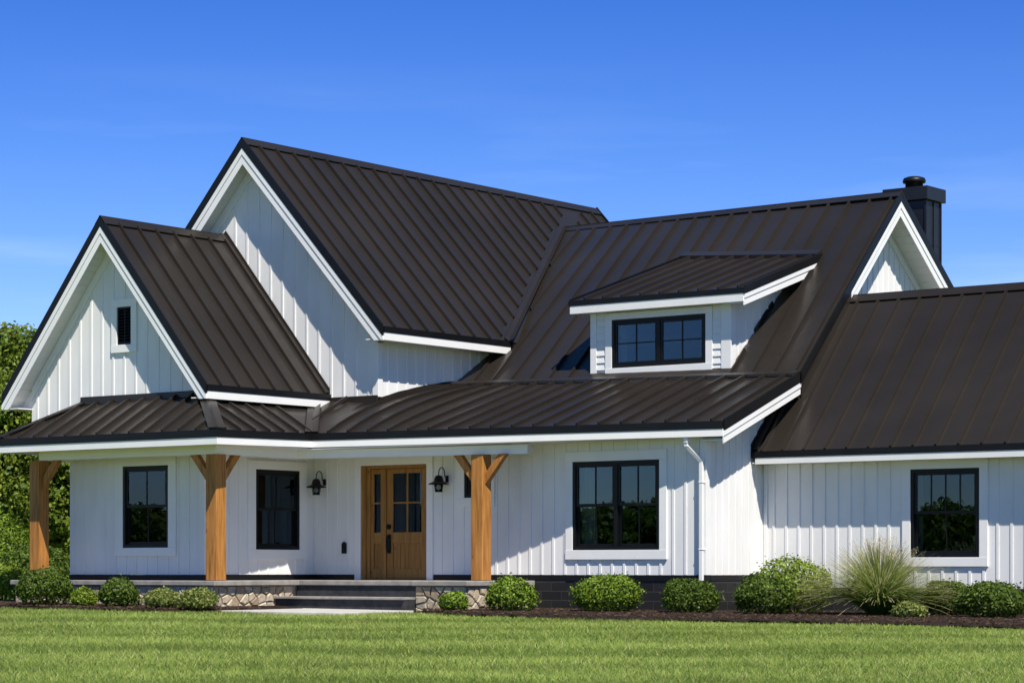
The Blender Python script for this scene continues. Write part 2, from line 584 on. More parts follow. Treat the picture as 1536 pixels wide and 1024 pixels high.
def cap_strip(name, p0, p1, wa, wb, lift, th=0.02, m='roof', seg=1):
    """two-sided flashing along a line: wa, wb are vectors from the line down/up each slope"""
    mb = MB()
    p0 = V(p0); p1 = V(p1)
    for wv in (V(wa), V(wb)):
        n = (p1 - p0).cross(wv).normalized()
        if n.z < 0: n = -n
        q = [p0, p1, p1 + wv, p0 + wv]
        mb.prism([x + n * lift for x in q], n * th)
    if name != 'valley_flashing':
        mb.bar(p0 + V((0, 0, lift + th * 0.4)), p1 + V((0, 0, lift + th * 0.4)), 0.05, 0.035)
    return mb.build(name, M[m], house)

def soffit_sheet(pts, name='soffit', th=0.02, grooves=None):
    mb = MB()
    mb.prism(pts, (0, 0, th))
    return mb.build(name, M['soffit'], house)

def plank_soffit(p00, p10, p11, p01, n):
    """soffit of n narrow boards running from edge p00-p10 to p01-p11 with small gaps, thickness upwards"""
    mb = MB()
    for k in range(n):
        t0 = k / n; t1 = (k + 1) / n - 0.06 / n
        a, b = lerp(p00, p01, t0), lerp(p10, p11, t0)
        c, d = lerp(p10, p11, t1), lerp(p00, p01, t1)
        mb.prism([a, b, c, d], (0, 0, 0.02))
    mb.prism([V(p) + V((0, 0, 0.012)) for p in (p00, p10, p11, p01)], (0, 0, 0.012))
    return mb.build('soffit', M['soffit'], house)

# ---------- roof geometry
S1 = 1.19                                           # front gable pitch
G1x, G1z, G1h, G1y = -4.25, 7.13, 2.61, -3.26       # ridge x, ridge z, half width, rake plane
G1e = G1z - S1 * G1h
S2 = 1.08
G2x, G2z, G2h, G2y = -3.52, 8.86, 3.42, -0.34
G2e = G2z - S2 * G2h
G2b = 11.2
XR = 6.95                                           # right rake plane of main block
R1 = V((XR, 5.84, 7.66)); R2 = V((-2.89, 9.04, 8.16))
B0 = V((-1.0, 2.12, 4.27)); B1 = V((XR, 2.22, 4.12))

def lin(p00, p10, p11, p01):
    p00, p10, p11, p01 = V(p00), V(p10), V(p11), V(p01)
    return lambda u, v: (p00 * (1 - u) + p10 * u) * (1 - v) + (p01 * (1 - u) + p11 * u) * v

def spaced(length, sp, first=None):
    n = max(2, round(length / sp))
    return [(k + 0.5) / n for k in range(n)] if first is None else [(first + k * sp) / length for k in range(int((length - first) / sp) + 1)]

# front gable
e1 = -0.02
f = lin((G1x + G1h, G1y, G1e), (G1x + G1h, e1, G1e), (G1x, e1, G1z), (G1x, G1y, G1z))
roof_sheet('roof_slope', f, spaced(3.24, 0.46, 0.34), 2, 2)
f = lin((G1x - G1h, G1y, G1e), (G1x - G1h, e1, G1e), (G1x, e1, G1z), (G1x, G1y, G1z))
roof_sheet('roof_slope', f, spaced(3.24, 0.46, 0.34), 2, 2)
def dn(s, l, sx): return V((sx * l / math.hypot(1, s), 0, -l * s / math.hypot(1, s)))
cap_strip('ridge_cap', (G1x, G1y - 0.03, G1z), (G1x, e1, G1z), dn(S1, 0.17, 1), dn(S1, 0.17, -1), 0.014)
gp = [(G1x - G1h, G1y, G1e), (G1x, G1y, G1z), (G1x + G1h, G1y, G1e)]
rake('rake_trim', 'black', gp, (0, -1, 0), 0.03, 0.045, -0.15)
rake('rake_board', 'trim', gp, (0, -1, 0), 0.022, -0.15, -0.44, -0.012, (-0.15, -0.27, 0.014), G1e - 0.235)
board_path('eave_trim', 'black', [(G1x + G1h, G1y + 0.005, G1e), (G1x + G1h, e1, G1e)], 0.03, 0.012, -0.10, side=1)
board_path('fascia', 'trim', [(G1x + G1h, G1y + 0.012, G1e), (G1x + G1h, e1, G1e)], 0.022, -0.10, -0.235, side=1)
board_path('fascia', 'trim', [(G1x - G1h, G1y + 0.012, G1e), (G1x - G1h, e1, G1e)], 0.022, -0.01, -0.235, side=-1)
for sx in (1, -1):
    k = -0.34
    hi = 0.11; ze = G1e + S1 * hi
    plank_soffit((G1x + sx * (G1h - hi), G1y + 0.02, ze + k), (G1x + sx * (G1h - hi), -2.9, ze + k), (G1x, -2.9, G1z + k), (G1x, G1y + 0.02, G1z + k), 26)
# soffit return at the lower left corner, and under the eaves
soffit_sheet([(G1x - G1h, G1y + 0.01, G1e - 0.232), (-6.44, G1y + 0.01, G1e - 0.232), (-6.44, -0.02, G1e - 0.232), (G1x - G1h, -0.02, G1e - 0.232)])
soffit_sheet([(-2.02, G1y + 0.01, G1e - 0.22), (G1x + G1h, G1y + 0.01, G1e - 0.22), (G1x + G1h, -0.14, G1e - 0.22), (-2.02, -0.14, G1e - 0.22)])
mb = MB()
mb.prism([(-6.84, -2.90, 3.80), (-6.462, -2.90, 3.80), (-6.462, -2.90, 4.14), (-6.84, -2.90, 3.83)], (0, 0.03, 0))
mb.build('soffit_return', M['trim'], house)
mb = MB()                                           # flashing where the gable roof meets the taller wall
for sx in (1, -1):
    p0, p1 = V((G1x + sx * G1h, -0.02, G1e)), V((G1x, -0.02, G1z))
    mb.prism([p0 + V((0, -0.02, 0.0)), p1 + V((0, -0.02, 0.0)), p1 + V((0, -0.02, 0.12)), p0 + V((0, -0.02, 0.12))], (0, 0.02, 0))
    q = V((0, -0.16, 0))
    mb.prism([p0 + V((0, 0, 0.046)), p1 + V((0, 0, 0.046)), p1 + q + V((0, 0, 0.046)), p0 + q + V((0, 0, 0.046))], (0, 0, 0.015))
mb.build('step_flashing', M['roof'], house)

# tall gable
vA, vB = V((-0.1, 3.40, 5.17)), R2                  # valley line
def valley_keep(p):
    d = (vB - vA).normalized(); q = p - vA
    return (q - d * q.dot(d)).length > 0.125
f = lin((G2x + G2h, G2y, G2e), (G2x + G2h, G2b, G2e), (G2x, G2b, G2z), (G2x, G2y, G2z))
roof_sheet('roof_slope', f, spaced(G2b - G2y, 0.47, 0.30), 2, 2, keep=valley_keep)
f = lin((G2x - G2h, G2y, G2e), (G2x - G2h, G2b, G2e), (G2x, G2b, G2z), (G2x, G2y, G2z))
roof_sheet('roof_slope', f, spaced(G2b - G2y, 0.47, 0.30), 2, 2)
cap_strip('ridge_cap', (G2x, G2y - 0.03, G2z), (G2x, G2b + 0.03, G2z), dn(S2, 0.17, 1), dn(S2, 0.17, -1), 0.014)
gp = [(G2x - G2h, G2y, G2e), (G2x, G2y, G2z), (G2x + G2h, G2y, G2e)]
rake('rake_trim', 'black', gp, (0, -1, 0), 0.03, 0.045, -0.16)
rake('rake_board', 'trim', gp, (0, -1, 0), 0.022, -0.16, -0.46, -0.012, (-0.16, -0.28, 0.014), G2e - 0.235)
gpb = [(p[0], G2b, p[2]) for p in gp]
rake('rake_trim', 'black', gpb, (0, 1, 0), 0.03, 0.075, -0.16)
board_path('eave_trim', 'black', [(G2x + G2h, G2y + 0.005, G2e), (G2x + G2h, 3.5, G2e)], 0.03, 0.012, -0.10, side=1)
board_path('fascia', 'trim', [(G2x + G2h, G2y + 0.012, G2e), (G2x + G2h, 3.42, G2e)], 0.022, -0.10, -0.235, side=1)
for sx in (1, -1):
    k = -0.36
    hi = 0.14; ze = G2e + S2 * hi
    plank_soffit((G2x + sx * (G2h - hi), G2y + 0.02, ze + k), (G2x + sx * (G2h - hi), 0.0, ze + k), (G2x, 0.0, G2z + k), (G2x, G2y + 0.02, G2z + k), 32)
soffit_sheet([(-0.52, G2y + 0.01, G2e - 0.215), (G2x + G2h, G2y + 0.01, G2e - 0.215), (G2x + G2h, 3.42, G2e - 0.215), (-0.52, 3.42, G2e - 0.215)])

# main front slope (a slightly skewed ruled plane), back slope, valley
def f_main(u, v):
    return lerp(lerp(B0, B1, u), lerp(R2, R1, u), v)
roof_sheet('roof_slope', f_main, spaced(7.95, 0.43, 0.12), 16, 10, keep=lambda p: (p.y > 3.3 or p.x > -0.47) and valley_keep(p) and not (2.42 < p.x < 5.52 and p.y < 3.2))
BK0, BK1 = V((-2.0, 13.4, 3.9)), V((XR, 11.0, 3.76))
roof_sheet('roof_slope', lambda u, v: lerp(lerp(BK0, BK1, u), lerp(R2, R1, u), v), spaced(9, 0.43, 0.12), 4, 4)
dm = (R1 - R2).normalized()
sd1 = (f_main(0.6, 0.9) - f_main(0.6, 1)).normalized() * 0.17
cap_strip('ridge_cap', R2 + dm * 0.08, R1 + V((0.03, -0.01, 0)), sd1, V((0, 0.12, -0.12)), 0.014)
dv = (vB - vA).normalized()
nG2 = V((S2, 0, 1)).normalized(); tG2 = nG2.cross(dv).normalized()
if tG2.y > 0: tG2 = -tG2
tM = V((1, 0.12, 0.1)); tM = (tM - dv * tM.dot(dv)).normalized()
cap_strip('valley_flashing', vA - dv * 0.05, vB, tG2 * 0.115 + V((0, 0, 0.0)), tM * 0.115 + V((0, 0, 0.03)), 0.018, 0.012)
# right gable rakes
rk = [(XR, 2.22, 4.12), (XR, 5.84, 7.66), (XR, 11.0, 3.76)]
rake('rake_trim', 'black', rk, (1, 0, 0), 0.03, 0.045, -0.15)
rake('rake_flashing', 'roof', [(XR, 2.30, 4.20), (XR, 4.02, 5.88)], (1, 0, 0), 0.02, -0.15, -0.46, -0.01)
rake('rake_board', 'trim', [(XR, 4.02, 5.88), (XR, 5.84, 7.66), (XR, 9.4, 4.97)], (1, 0, 0), 0.022, -0.15, -0.42, -0.012, (-0.15, -0.27, 0.014))
rp = [(XR, -0.19, 3.23), (XR, 2.26, 4.16)]
rake('rake_trim', 'black', rp, (1, 0, 0), 0.03, 0.045, -0.14)
rake('rake_board', 'trim', rp, (1, 0, 0), 0.022, -0.14, -0.35, -0.012, (-0.14, -0.23, 0.014))
for a_, b_ in ((V((0, 2.3, 4.2)), V((0, 5.84, 7.66))), (V((0, 10.8, 3.91)), V((0, 5.84, 7.66)))):
    k = V((0, 0, -0.34))
    X0, X1 = V((6.5, 0, 0)), V((XR - 0.01, 0, 0))
    plank_soffit(a_ + k + X0, a_ + k + X1, b_ + k + X1, b_ + k + X0, 30)
mb = MB()
mb.prism([(6.49, -0.17, 2.93), (XR - 0.005, -0.17, 2.93), (XR - 0.005, 2.24, 3.83), (6.49, 2.24, 3.83)], (0, 0, 0.02))
mb.build('soffit', M['soffit'], house)

# porch roof
PL, PC, PI, PE = V((-6.1, -4.1, 3.17)), V((-0.6, -4.1, 3.17)), V((-0.8, -1.48, 3.22)), V((XR, -0.19, 3.23))
HL, HC, HI = V((-5.1, -2.9, 3.84)), V((-2.02, -2.9, 3.90)), V((-2.02, -0.01, 3.95))
hipkeep = lambda p: True
f = lin(PL, PC, HC, HL)
PF = roof_sheet('porch_roof_slope', f, [], 4, 3)
def seam_dir(mb, p, q, n, sw=0.036, sh=0.060):
    p, q, n = V(p), V(q), V(n).normalized()
    s = n.cross((q - p).normalized()).normalized()
    r = lambda x: [x - s * sw / 2 - n * 0.004, x + s * sw / 2 - n * 0.004, x + s * sw * 0.35 + n * sh, x - s * sw * 0.35 + n * sh]
    mb.hexa(r(p) + r(q))
# seams that run straight up each hipped face and die into the hips / valley
def join_into(o, mb):
    """seams become part of the sheet's own mesh"""
    bm = bmesh.new(); bm.from_mesh(o.data)
    b = [bm.verts.new(V(p) - WO[o.name]) for p in mb.v]
    for f_ in mb.f: bm.faces.new([b[i] for i in f_])
    bmesh.ops.recalc_face_normals(bm, faces=bm.faces)
    bm.to_mesh(o.data); bm.free()
def straight_seams(eA, eB, tA, tB, n, xs, ax):
    """face eA-eB (eave) tA-tB (top); seams perpendicular to the eave at parameter positions xs along axis ax"""
    mb = MB()
    for x in xs:
        t = (x - eA[ax]) / (eB[ax] - eA[ax])
        p = lerp(eA, eB, t)
        # end point: on top edge when inside, else on the hip line
        lo, hi = sorted((tA[ax], tB[ax]))
        if lo <= x <= hi:
            s = (x - tA[ax]) / (tB[ax] - tA[ax]); q = lerp(tA, tB, s)
        else:
            a, b = (eA, tA) if abs(x - tA[ax]) < abs(x - tB[ax]) else (eB, tB)
            s = (x - a[ax]) / (b[ax] - a[ax])
            if not 0.04 < s < 1: continue
            q = lerp(a, b, s)
        if (q - p).length > 0.15:
            seam_dir(mb, p, q, n)
    return mb
join_into(PF, straight_seams(PL, PC, HL, HC, (0, -0.55, 1), [PL.x + 0.22 + 0.40 * k for k in range(14)], 0))
f = lin(PC, PI, HI, HC)
PF = roof_sheet('porch_roof_slope', f, [], 4, 3)
join_into(PF, straight_seams(PC, PI, HC, HI, (0.55, 0, 1), [PC.y + 0.22 + 0.40 * k for k in range(7)], 1))
def f_porch(u, v):                                   # right part: eave PI..PE up to wall / break line, with a knee at the tall gable
    X = PI.x + (PE.x - PI.x) * u
    e = lerp(PI, PE, u)
    if u < 1e-9: X = PI.x
    t = (X + 0.5) / (XR + 0.5)
    top = lerp(V((-0.5, 2.12, 4.26)), B1 + V((0, 0.03, 0.03)), max(t, 0))
    p = e * (1 - v) + top * v
    p.x = X
    bmp = max(0.0, 1 - max(0, (X + 0.5)) / 2.1)
    bmp = bmp * bmp * (3 - 2 * bmp)
    p.z += bmp * 0.18 * math.sin(math.pi * min(1, v ** 0.85))
    return p
roof_sheet('porch_roof_slope', f_porch, spaced(7.75, 0.40, 0.34), 18, 10)
f = lin(PI, PI, V((-0.78, 0.0, 3.93)), HI)           # little triangle left of the knee, up to the tall gable wall
mb = MB()
mb.prism([PI, V((-0.80, 0.02, 3.88)), HI], (0, 0, -0.05))
seam_dir(mb, lerp(PI, HI, 0.35), V((-1.22, -0.02, 3.94)), (0, -0.5, 1))
mb.build('porch_roof_slope', M['roof'], house)
cap_strip('hip_cap', PC, HC, V((-0.17, 0, 0)), V((0, 0.17, 0)), 0.03, 0.03)
cap_strip('hip_cap', PL, HL, V((0.13, 0, 0)), V((-0.10, 0.05, -0.08)), 0.03, 0.025)
cap_strip('valley_flashing', PI, HI, V((-0.02, -0.17, 0.0)), V((0.17, 0.0, 0.0)), 0.030, 0.02)
mb = MB()                                            # left hipped end under the overhanging gable
mb.prism([PL, HL, V((-6.1, -2.9, 3.17))], (0, 0, -0.05))
mb.build('porch_roof_slope', M['roof'], house)
mb = MB()                                            # apron flashing on the walls above the porch roof
mb.box(-5.12, -2.02, -2.95, -2.9, 3.82, 3.97)
mb.box(-2.02, -1.97, -2.9, -0.02, 3.86, 3.99)
mb.box(-1.95, -0.49, -0.045, 0.0, 3.80, 3.98)
mb.build('apron_flashing', M['roof'], house, bevel=0.01)
mb = MB()
for a_, b_ in ((0.02, 2.2),):
    ps = []
    for k in range(9):
        Y = a_ + (b_ - a_) * k / 8
        vv = 0.0
        # height of porch roof at x=-0.5
        best = min((abs(f_porch((-0.5 - PI.x) / (PE.x - PI.x), j / 60).y - Y), j / 60) for j in range(61))[1]
        ps.append(V((-0.51, Y, f_porch((-0.5 - PI.x) / (PE.x - PI.x), best).z)))
    for p, q in zip(ps[:-1], ps[1:]):
        mb.prism([p + V((0, 0, -0.02)), q + V((0, 0, -0.02)), q + V((0, 0, 0.10)), p + V((0, 0, 0.10))], (0.03, 0, 0))
mb.build('apron_flashing', M['roof'], house)
# break flashing between main slope and porch slope
mb = MB()
for k in range(12):
    p, q = f_main(k / 12, 0), f_main((k + 1) / 12, 0)
    mb.prism([p + V((0, -0.10, 0.0)), q + V((0, -0.10, 0.0)), q + V((0, 0.02, 0.05)), p + V((0, 0.02, 0.05))], (0, 0, 0.045))
mb.build('transition_flashing', M['roof'], house)

pth = [V((-6.1, -2.9, 3.17)), PL, PC, PI, PE]
board_path('eave_trim', 'black', pth, 0.032, 0.014, -0.115, side=1)
board_path('fascia', 'trim', pth, 0.022, -0.115, -0.235, side=1)
soffit_sheet([(-6.46, -2.9, 2.95), (-6.1, -2.9, 2.95), (-6.1, -4.09, 2.95), (-0.61, -4.09, 2.95), (-0.81, -1.49, 2.95), (4.0, -0.69, 2.99), (XR - 0.01, -0.19, 3.0), (XR - 0.01, -0.002, 3.0), (-2.04, -0.002, 2.95), (-2.04, -2.895, 2.95), (-5.44, -2.895, 2.95), (-5.44, 0.2, 2.95), (-6.46, 0.2, 2.95)])
board_path('porch_beam', 'trim', [(-5.48, 0.1, 2.95), (-5.48, -3.62, 2.95), (-1.07, -3.62, 2.95), (-1.18, -1.42, 2.95), (3.3, -0.60, 2.95)], 0.2, 0.0, -0.15, inset=-0.2 + 0.0, side=1)

# ---------- walls
zb = 0.74
W1 = (-4.36 + 0.32, -2.90, 1.22, 2.68)               # porch window in the front gable
wall('Y', -2.9, [(-5.44, zb), (-2.05, zb), (-2.05, 2.945), (-5.44, 2.945)], [W1], 0.262, -5.30)
wall('-X', -5.44, [(-2.88, zb), (0.1, zb), (0.1, 2.945), (-2.88, 2.945)], [], 0.26)
VT = (-4.19, -3.83, 4.87, 5.55)
top = lambda X, x0, z0, s: z0 - s * abs(X - x0) - 0.1
wall('Y', -2.9, [(-6.46, 2.96), (-2.0, 2.96), (-2.0, top(-2.0, G1x, G1z, S1)), (G1x, G1z - 0.1), (-6.46, top(-6.46, G1x, G1z, S1))], [VT], 0.285, -6.30, clear=0.14)
WS = (-1.60, -0.42, 1.19, 2.63)                      # side window under the porch, faces right
wall('X', -2.05, [(-2.895, zb), (-0.002, zb), (-0.002, 2.945), (-2.895, 2.945)], [WS], 0.25, -2.75)
wall('X', -2.0, [(-2.895, 2.96), (-0.002, 2.96), (-0.002, 4.4), (-2.895, 4.4)], [], 0.285)
wall('-X', -6.46, [(-2.895, 2.96), (-0.002, 2.96), (-0.002, 4.4), (-2.895, 4.4)], [], 0.285)
DR = (-0.90, 0.64, 0.60, 2.71)
WD = (3.83, 5.60, 1.16, 2.66)
WN = (1.49, 1.99, 2.09, 2.59)
wall('Y', 0.0, [(-2.05, zb), (6.5, zb), (6.5, 3.15), (-2.05, 3.15)], [DR, WD, WN], 0.245, -1.98, clear=0.145, skip=[(-1.04, 0.78, 0.6, 2.85)])
wall('Y', 0.0, [(-6.5, 3.16), (-0.51, 3.16), (-0.51, top(-0.51, G2x, G2z, S2)), (G2x, G2z - 0.1), (-6.5, top(-6.5, G2x, G2z, S2))], [], 0.30, -6.42)
wall('X', -0.51, [(0.004, 3.2), (4.2, 3.2), (4.2, 5.42), (0.004, 5.42)], [], 0.27, 0.3)
wall('-X', -6.5, [(0.004, 0.1), (10.9, 0.1), (10.9, 5.42), (0.004, 5.42)], [], 0.3)
wall('X', 6.5, [(0.004, zb), (11.0, zb), (11.0, 3.45), (5.95, 7.32), (2.3, 3.95), (0.004, 3.2)], [], 0.205, 0.12)
wall('-Y', 10.9, [(-6.5, 0.1), (6.5, 0.1), (6.5, 3.3), (-0.5, 3.3), (-0.5, 5.4), (G2x, 8.7), (-6.5, 5.4)], [], 0.3, battens=False)
WG = (9.31, 10.54, 1.03, 2.46)
YG = 1.79
wall('Y', YG, [(6.505, 0.53), (19.0, 0.53), (19.0, 2.78), (6.505, 2.78)], [WG, (14.2, 15.43, 1.03, 2.46)], 0.243, 6.72)
wall('X', 19.0, [(YG + 0.004, 0.1), (6.4, 0.1), (6.4, 2.7), (4.1, 5.1), (YG + 0.004, 2.7)], [], 0.243)
wall('-Y', 6.4, [(6.5, 0.1), (19.0, 0.1), (19.0, 2.8), (6.5, 2.8)], [], 0.25, battens=False)

# corner boards, frieze boards
boards('corner_board', 'trim', 'X', [(-0.022, 0.12, 0.0, 0.026, zb, 3.2)], 6.5)
boards('corner_board', 'trim', 'Y', [(6.40, 6.525, 0.0, 0.024, zb, 2.985)], 0.0)
boards('corner_board', 'trim', 'X', [(-0.022, 0.11, 0.0, 0.026, 3.95, 4.93)], -0.51)
boards('corner_board', 'trim', 'Y', [(-0.62, -0.485, 0.0, 0.024, 3.95, 4.85)], 0.0)
boards('corner_board', 'trim', 'X', [(-2.92, -2.81, 0.0, 0.026, zb, 2.94)], -2.05)
boards('corner_board', 'trim', 'Y', [(-2.14, -2.025, 0.0, 0.024, zb, 2.94)], -2.9)
boards('corner_board', 'trim', 'Y', [(6.525, 6.60, 0.0, 0.024, 0.54, 2.62)], YG)
rake('frieze_board', 'trim', [(-6.44, -2.9, G1z - S1 * (G1x + 6.44)), (G1x, -2.9, G1z), (-2.0, -2.9, G1z - S1 * 2.25)], (0, -1, 0), 0.03, -0.345, -0.56)
rake('frieze_board', 'trim', [(-6.5, 0, G2z - S2 * (G2x + 6.5)), (G2x, 0, G2z), (-0.53, 0, G2z - S2 * (-0.53 - G2x))], (0, -1, 0), 0.03, -0.365, -0.60)
rake('frieze_board', 'trim', [(6.5, 3.0, 4.88), (6.5, 5.84, 7.66), (6.5, 9.6, 4.82)], (1, 0, 0), 0.03, -0.345, -0.52)

# foundation
mb = MB()
mb.box(2.99, 6.505, -0.02, 0.10, -0.1, 0.64)
mb.box(6.38, 6.53, 0.10, YG - 0.05, -0.1, 0.64)
mb.box(6.53, 19.0, YG - 0.02, YG + 0.1, -0.1, 0.526)
mb.build('foundation', M['block'], house)
mb = MB()
mb.box(3.70, 6.53, -0.035, 0.10, 0.642, zb - 0.004)
mb.build('base_flashing', M['black'], house); mb = MB()
mb.box(6.39, 6.535, 0.10, YG - 0.05, 0.642, zb - 0.004)
mb.build('base_flashing', M['black'], house); mb = MB()
mb.box(0.79, 3.70, -0.022, 0.10, 0.642, zb - 0.004)
mb.build('base_flashing', M['black'], house); mb = MB()
mb.box(-2.03, -1.05, -0.022, 0.10, 0.642, zb - 0.004)
mb.build('base_flashing', M['black'], house); mb = MB()
mb.box(-2.15, -2.028, -2.90, -0.022, 0.642, zb - 0.004)
mb.build('base_flashing', M['black'], house); mb = MB()
mb.box(-5.44, -2.028, -2.922, -2.90, 0.642, zb - 0.004)
mb.build('base_flashing', M['black'], house)

# garage wing roof
GY0, GZ0, GYR, GZR = 1.40, 2.80, 4.10, 5.62
f = lin((6.5, GY0, GZ0), (19.4, GY0, GZ0), (19.4, GYR, GZR), (6.5, GYR, GZR))
roof_sheet('roof_slope', f, spaced(12.9, 0.405, 0.22), 2, 2)
f = lin((6.5, 6.8, GZ0), (19.4, 6.8, GZ0), (19.4, GYR, GZR), (6.5, GYR, GZR))
roof_sheet('roof_slope', f, spaced(12.9, 0.405, 0.22), 2, 2)
cap_strip('ridge_cap', (6.52, GYR, GZR), (19.43, GYR, GZR), V((0, -0.115, -0.12)), V((0, 0.115, -0.12)), 0.014)
board_path('eave_trim', 'black', [(6.50, GY0, GZ0), (19.42, GY0, GZ0)], 0.03, 0.014, -0.095, side=1)
board_path('fascia', 'trim', [(6.60, GY0, GZ0), (19.40, GY0, GZ0)], 0.022, -0.095, -0.20, side=1)
soffit_sheet([(6.53, GY0, GZ0 - 0.19), (19.4, GY0, GZ0 - 0.19), (19.4, YG, GZ0 - 0.19), (6.53, YG, GZ0 - 0.19)])
rake('rake_trim', 'black', [(19.4, GY0, GZ0), (19.4, GYR, GZR), (19.4, 6.8, GZ0)], (1, 0, 0), 0.03, 0.045, -0.15)
mb = MB()
p0, p1 = V((6.5, GY0, GZ0)), V((6.5, GYR, GZR))
mb.prism([p0, p1, p1 + V((0, 0, 0.14)), p0 + V((0, 0, 0.14))], (0.02, 0, 0))
mb.prism([p0 + V((0.02, 0, 0.046)), p1 + V((0.02, 0, 0.046)), p1 + V((0.14, 0, 0.046)), p0 + V((0.14, 0, 0.046))], (0, 0, 0.014))
mb.build('step_flashing', M['roof'], house)

# ---------- dormer
DX0, DX1, DY = 2.50, 5.45, 2.45
De0, De1 = V((2.20, 2.2, 5.68)), V((5.87, 2.2, 5.68))
Dt0, Dt1 = V((2.20, 6.2, 6.93)), V((5.87, 5.0, 6.55))
f_dorm = lin(De0, De1, Dt1, Dt0)
def main_z(X, Y):
    lo, hi = 0.0, 1.0
    u = (X - B0.x) / (B1.x - B0.x); v = 0.3
    for _ in range(30):
        p = f_main(u, v)
        v += (Y - p.y) / 4.5
        v = min(max(v, 0), 1)
        p = f_main(u, v)
        u += (X - p.x) / 9
    return f_main(u, v).z
def dorm_meet(u):
    lo, hi = 0.0, 1.0
    for _ in range(24):
        md = (lo + hi) / 2; p = f_dorm(u, md)
        if p.z > main_z(p.x, p.y): lo = md
        else: hi = md
    return f_dorm(u, lo)
roof_sheet('dormer_roof', f_dorm, spaced(3.62, 0.40, 0.30), 6, 6)
WDm = (2.95, 4.95, 4.45, 5.32)
wall('Y', DY, [(DX0, 4.15), (DX1, 4.15), (DX1, 5.72), (DX0, 5.72)], [WDm], battens=False, name='dormer_wall')
for a0, a1 in ((DX0 + 0.115, 2.95 - 0.146), (4.95 + 0.146, DX1 - 0.185)):   # lap boards beside the dormer window
    mb = MB(); z = 4.30
    while z < 5.44:
        a, o = FR['Y']
        P = lambda u, k, zz: V((u, DY - k, zz))
        mb.hexa([P(a0, 0, z), P(a1, 0, z), P(a1, 0.026, z), P(a0, 0.026, z), P(a0, 0, z + 0.13), P(a1, 0, z + 0.13), P(a1, 0.006, z + 0.13), P(a0, 0.006, z + 0.13)][0:8])
        z += 0.13
    mb.build('lap_siding', M['siding'], house)
boards('corner_board', 'trim', 'Y', [(DX0 - 0.02, DX0 + 0.11, 0.0, 0.03, 4.2, 5.5)], DY)
boards('corner_board', 'trim', 'Y', [(DX1 - 0.18, DX1 + 0.022, 0.0, 0.03, 4.2, 5.5)], DY)
boards('corner_board', 'trim', 'X', [(DY - 0.028, DY + 0.13, 0.0, 0.024, 4.24, 5.6)], DX1)
zs = lambda Y: 5.68 + (Y - 2.2) * 0.295 - 0.085
wall('X', DX1, [(DY + 0.003, 4.2), (DY + 0.6, 4.2), (4.75, 6.2), (4.75, zs(4.75)), (DY + 0.003, zs(DY))], [], 0.235, DY + 0.28, name='dormer_wall')
wall('-X', DX0, [(DY + 0.003, 4.2), (DY + 0.6, 4.2), (5.2, 6.0), (5.2, zs(5.2)), (DY + 0.003, zs(DY))], [], 0.235, DY + 0.28, name='dormer_wall')
pr = dorm_meet(1.0); pl = dorm_meet(0.0)
board_path('eave_trim', 'black', [De0 + V((-0.03, 0, 0)), De1 + V((0.03, 0, 0))], 0.03, 0.014, -0.085, side=1)
board_path('fascia', 'trim', [De0, De1 + V((0.0, 0, 0))], 0.022, -0.085, -0.225, side=1)
rake('rake_trim', 'black', [De1, pr + V((0, 0, 0.0))], (1, 0, 0), 0.03, 0.045, -0.09)
rake('rake_board', 'trim', [De1, pr + V((0, -0.1, -0.03))], (1, 0, 0), 0.022, -0.09, -0.29, -0.012, (-0.09, -0.17, 0.014))
rake('rake_trim', 'black', [De0, pl], (-1, 0, 0), 0.03, 0.045, -0.12)
mb = MB()
mb.prism([(DX1 - 0.01, 2.21, 5.43), (5.86, 2.21, 5.43), (5.86, 4.1, 6.0), (DX1 - 0.01, 4.1, 6.0)], (0, 0, 0.02))
mb.prism([(2.21, 2.21, 5.45), (DX1 - 0.012, 2.21, 5.45), (DX1 - 0.012, DY, 5.46), (2.21, DY, 5.46)], (0, 0, 0.02))
mb.prism([(2.21, DY, 5.46), (DX0, DY, 5.46), (DX0, 3.7, 5.83), (2.21, 3.7, 5.83)], (0, 0, 0.02))
mb.build('soffit', M['soffit'], house)
mb = MB()
for k in range(8):
    p, q = dorm_meet(k / 8), dorm_meet((k + 1) / 8)
    mb.prism([p + V((0, -0.16, 0.02)), q + V((0, -0.16, 0.02)), q + V((0, 0.02, 0.11)), p + V((0, 0.02, 0.11))], (0, 0, -0.07))
mb.build('dormer_flashing', M['roof'], house); mb = MB()
mb.box(DX0 - 0.05, DX1 + 0.05, DY - 0.06, DY, 4.2, 4.30)
mb.build('dormer_flashing', M['roof'], house)

# ---------- chimney
mb = MB()
CX0, CX1, CY0, CY1 = 5.55, 6.37, 7.95, 8.58
mb.box(CX0, CX1, CY0, CY1, 4.6, 7.84)
ch = mb.build('chimney', M['chimney'], house, bevel=0.008)
mb = MB()
for x in (CX0, (CX0 + CX1) / 2 - 0.06, CX1):
    mb.box(x - 0.02, x + 0.02, CY0 - 0.022, CY0 + 0.0, 4.9, 7.83)
for y in (CY0 + 0.02, (CY0 + CY1) / 2, CY1 - 0.03):
    mb.box(CX1, CX1 + 0.022, y - 0.016, y + 0.016, 4.9, 7.83)
for z in (7.0, 6.1):
    mb.box(CX0, CX1, CY0 - 0.008, CY0, z, z + 0.02); mb.box(CX1, CX1 + 0.008, CY0, CY1, z, z + 0.02)
mb.build('panel_seam', M['chimney'], ch)
mb = MB()
mb.box(CX0 - 0.07, CX1 + 0.07, CY0 - 0.07, CY1 + 0.07, 7.842, 8.10)
mb.build('chimney_cap', M['chimney'], ch, bevel=0.01)
mb = MB()
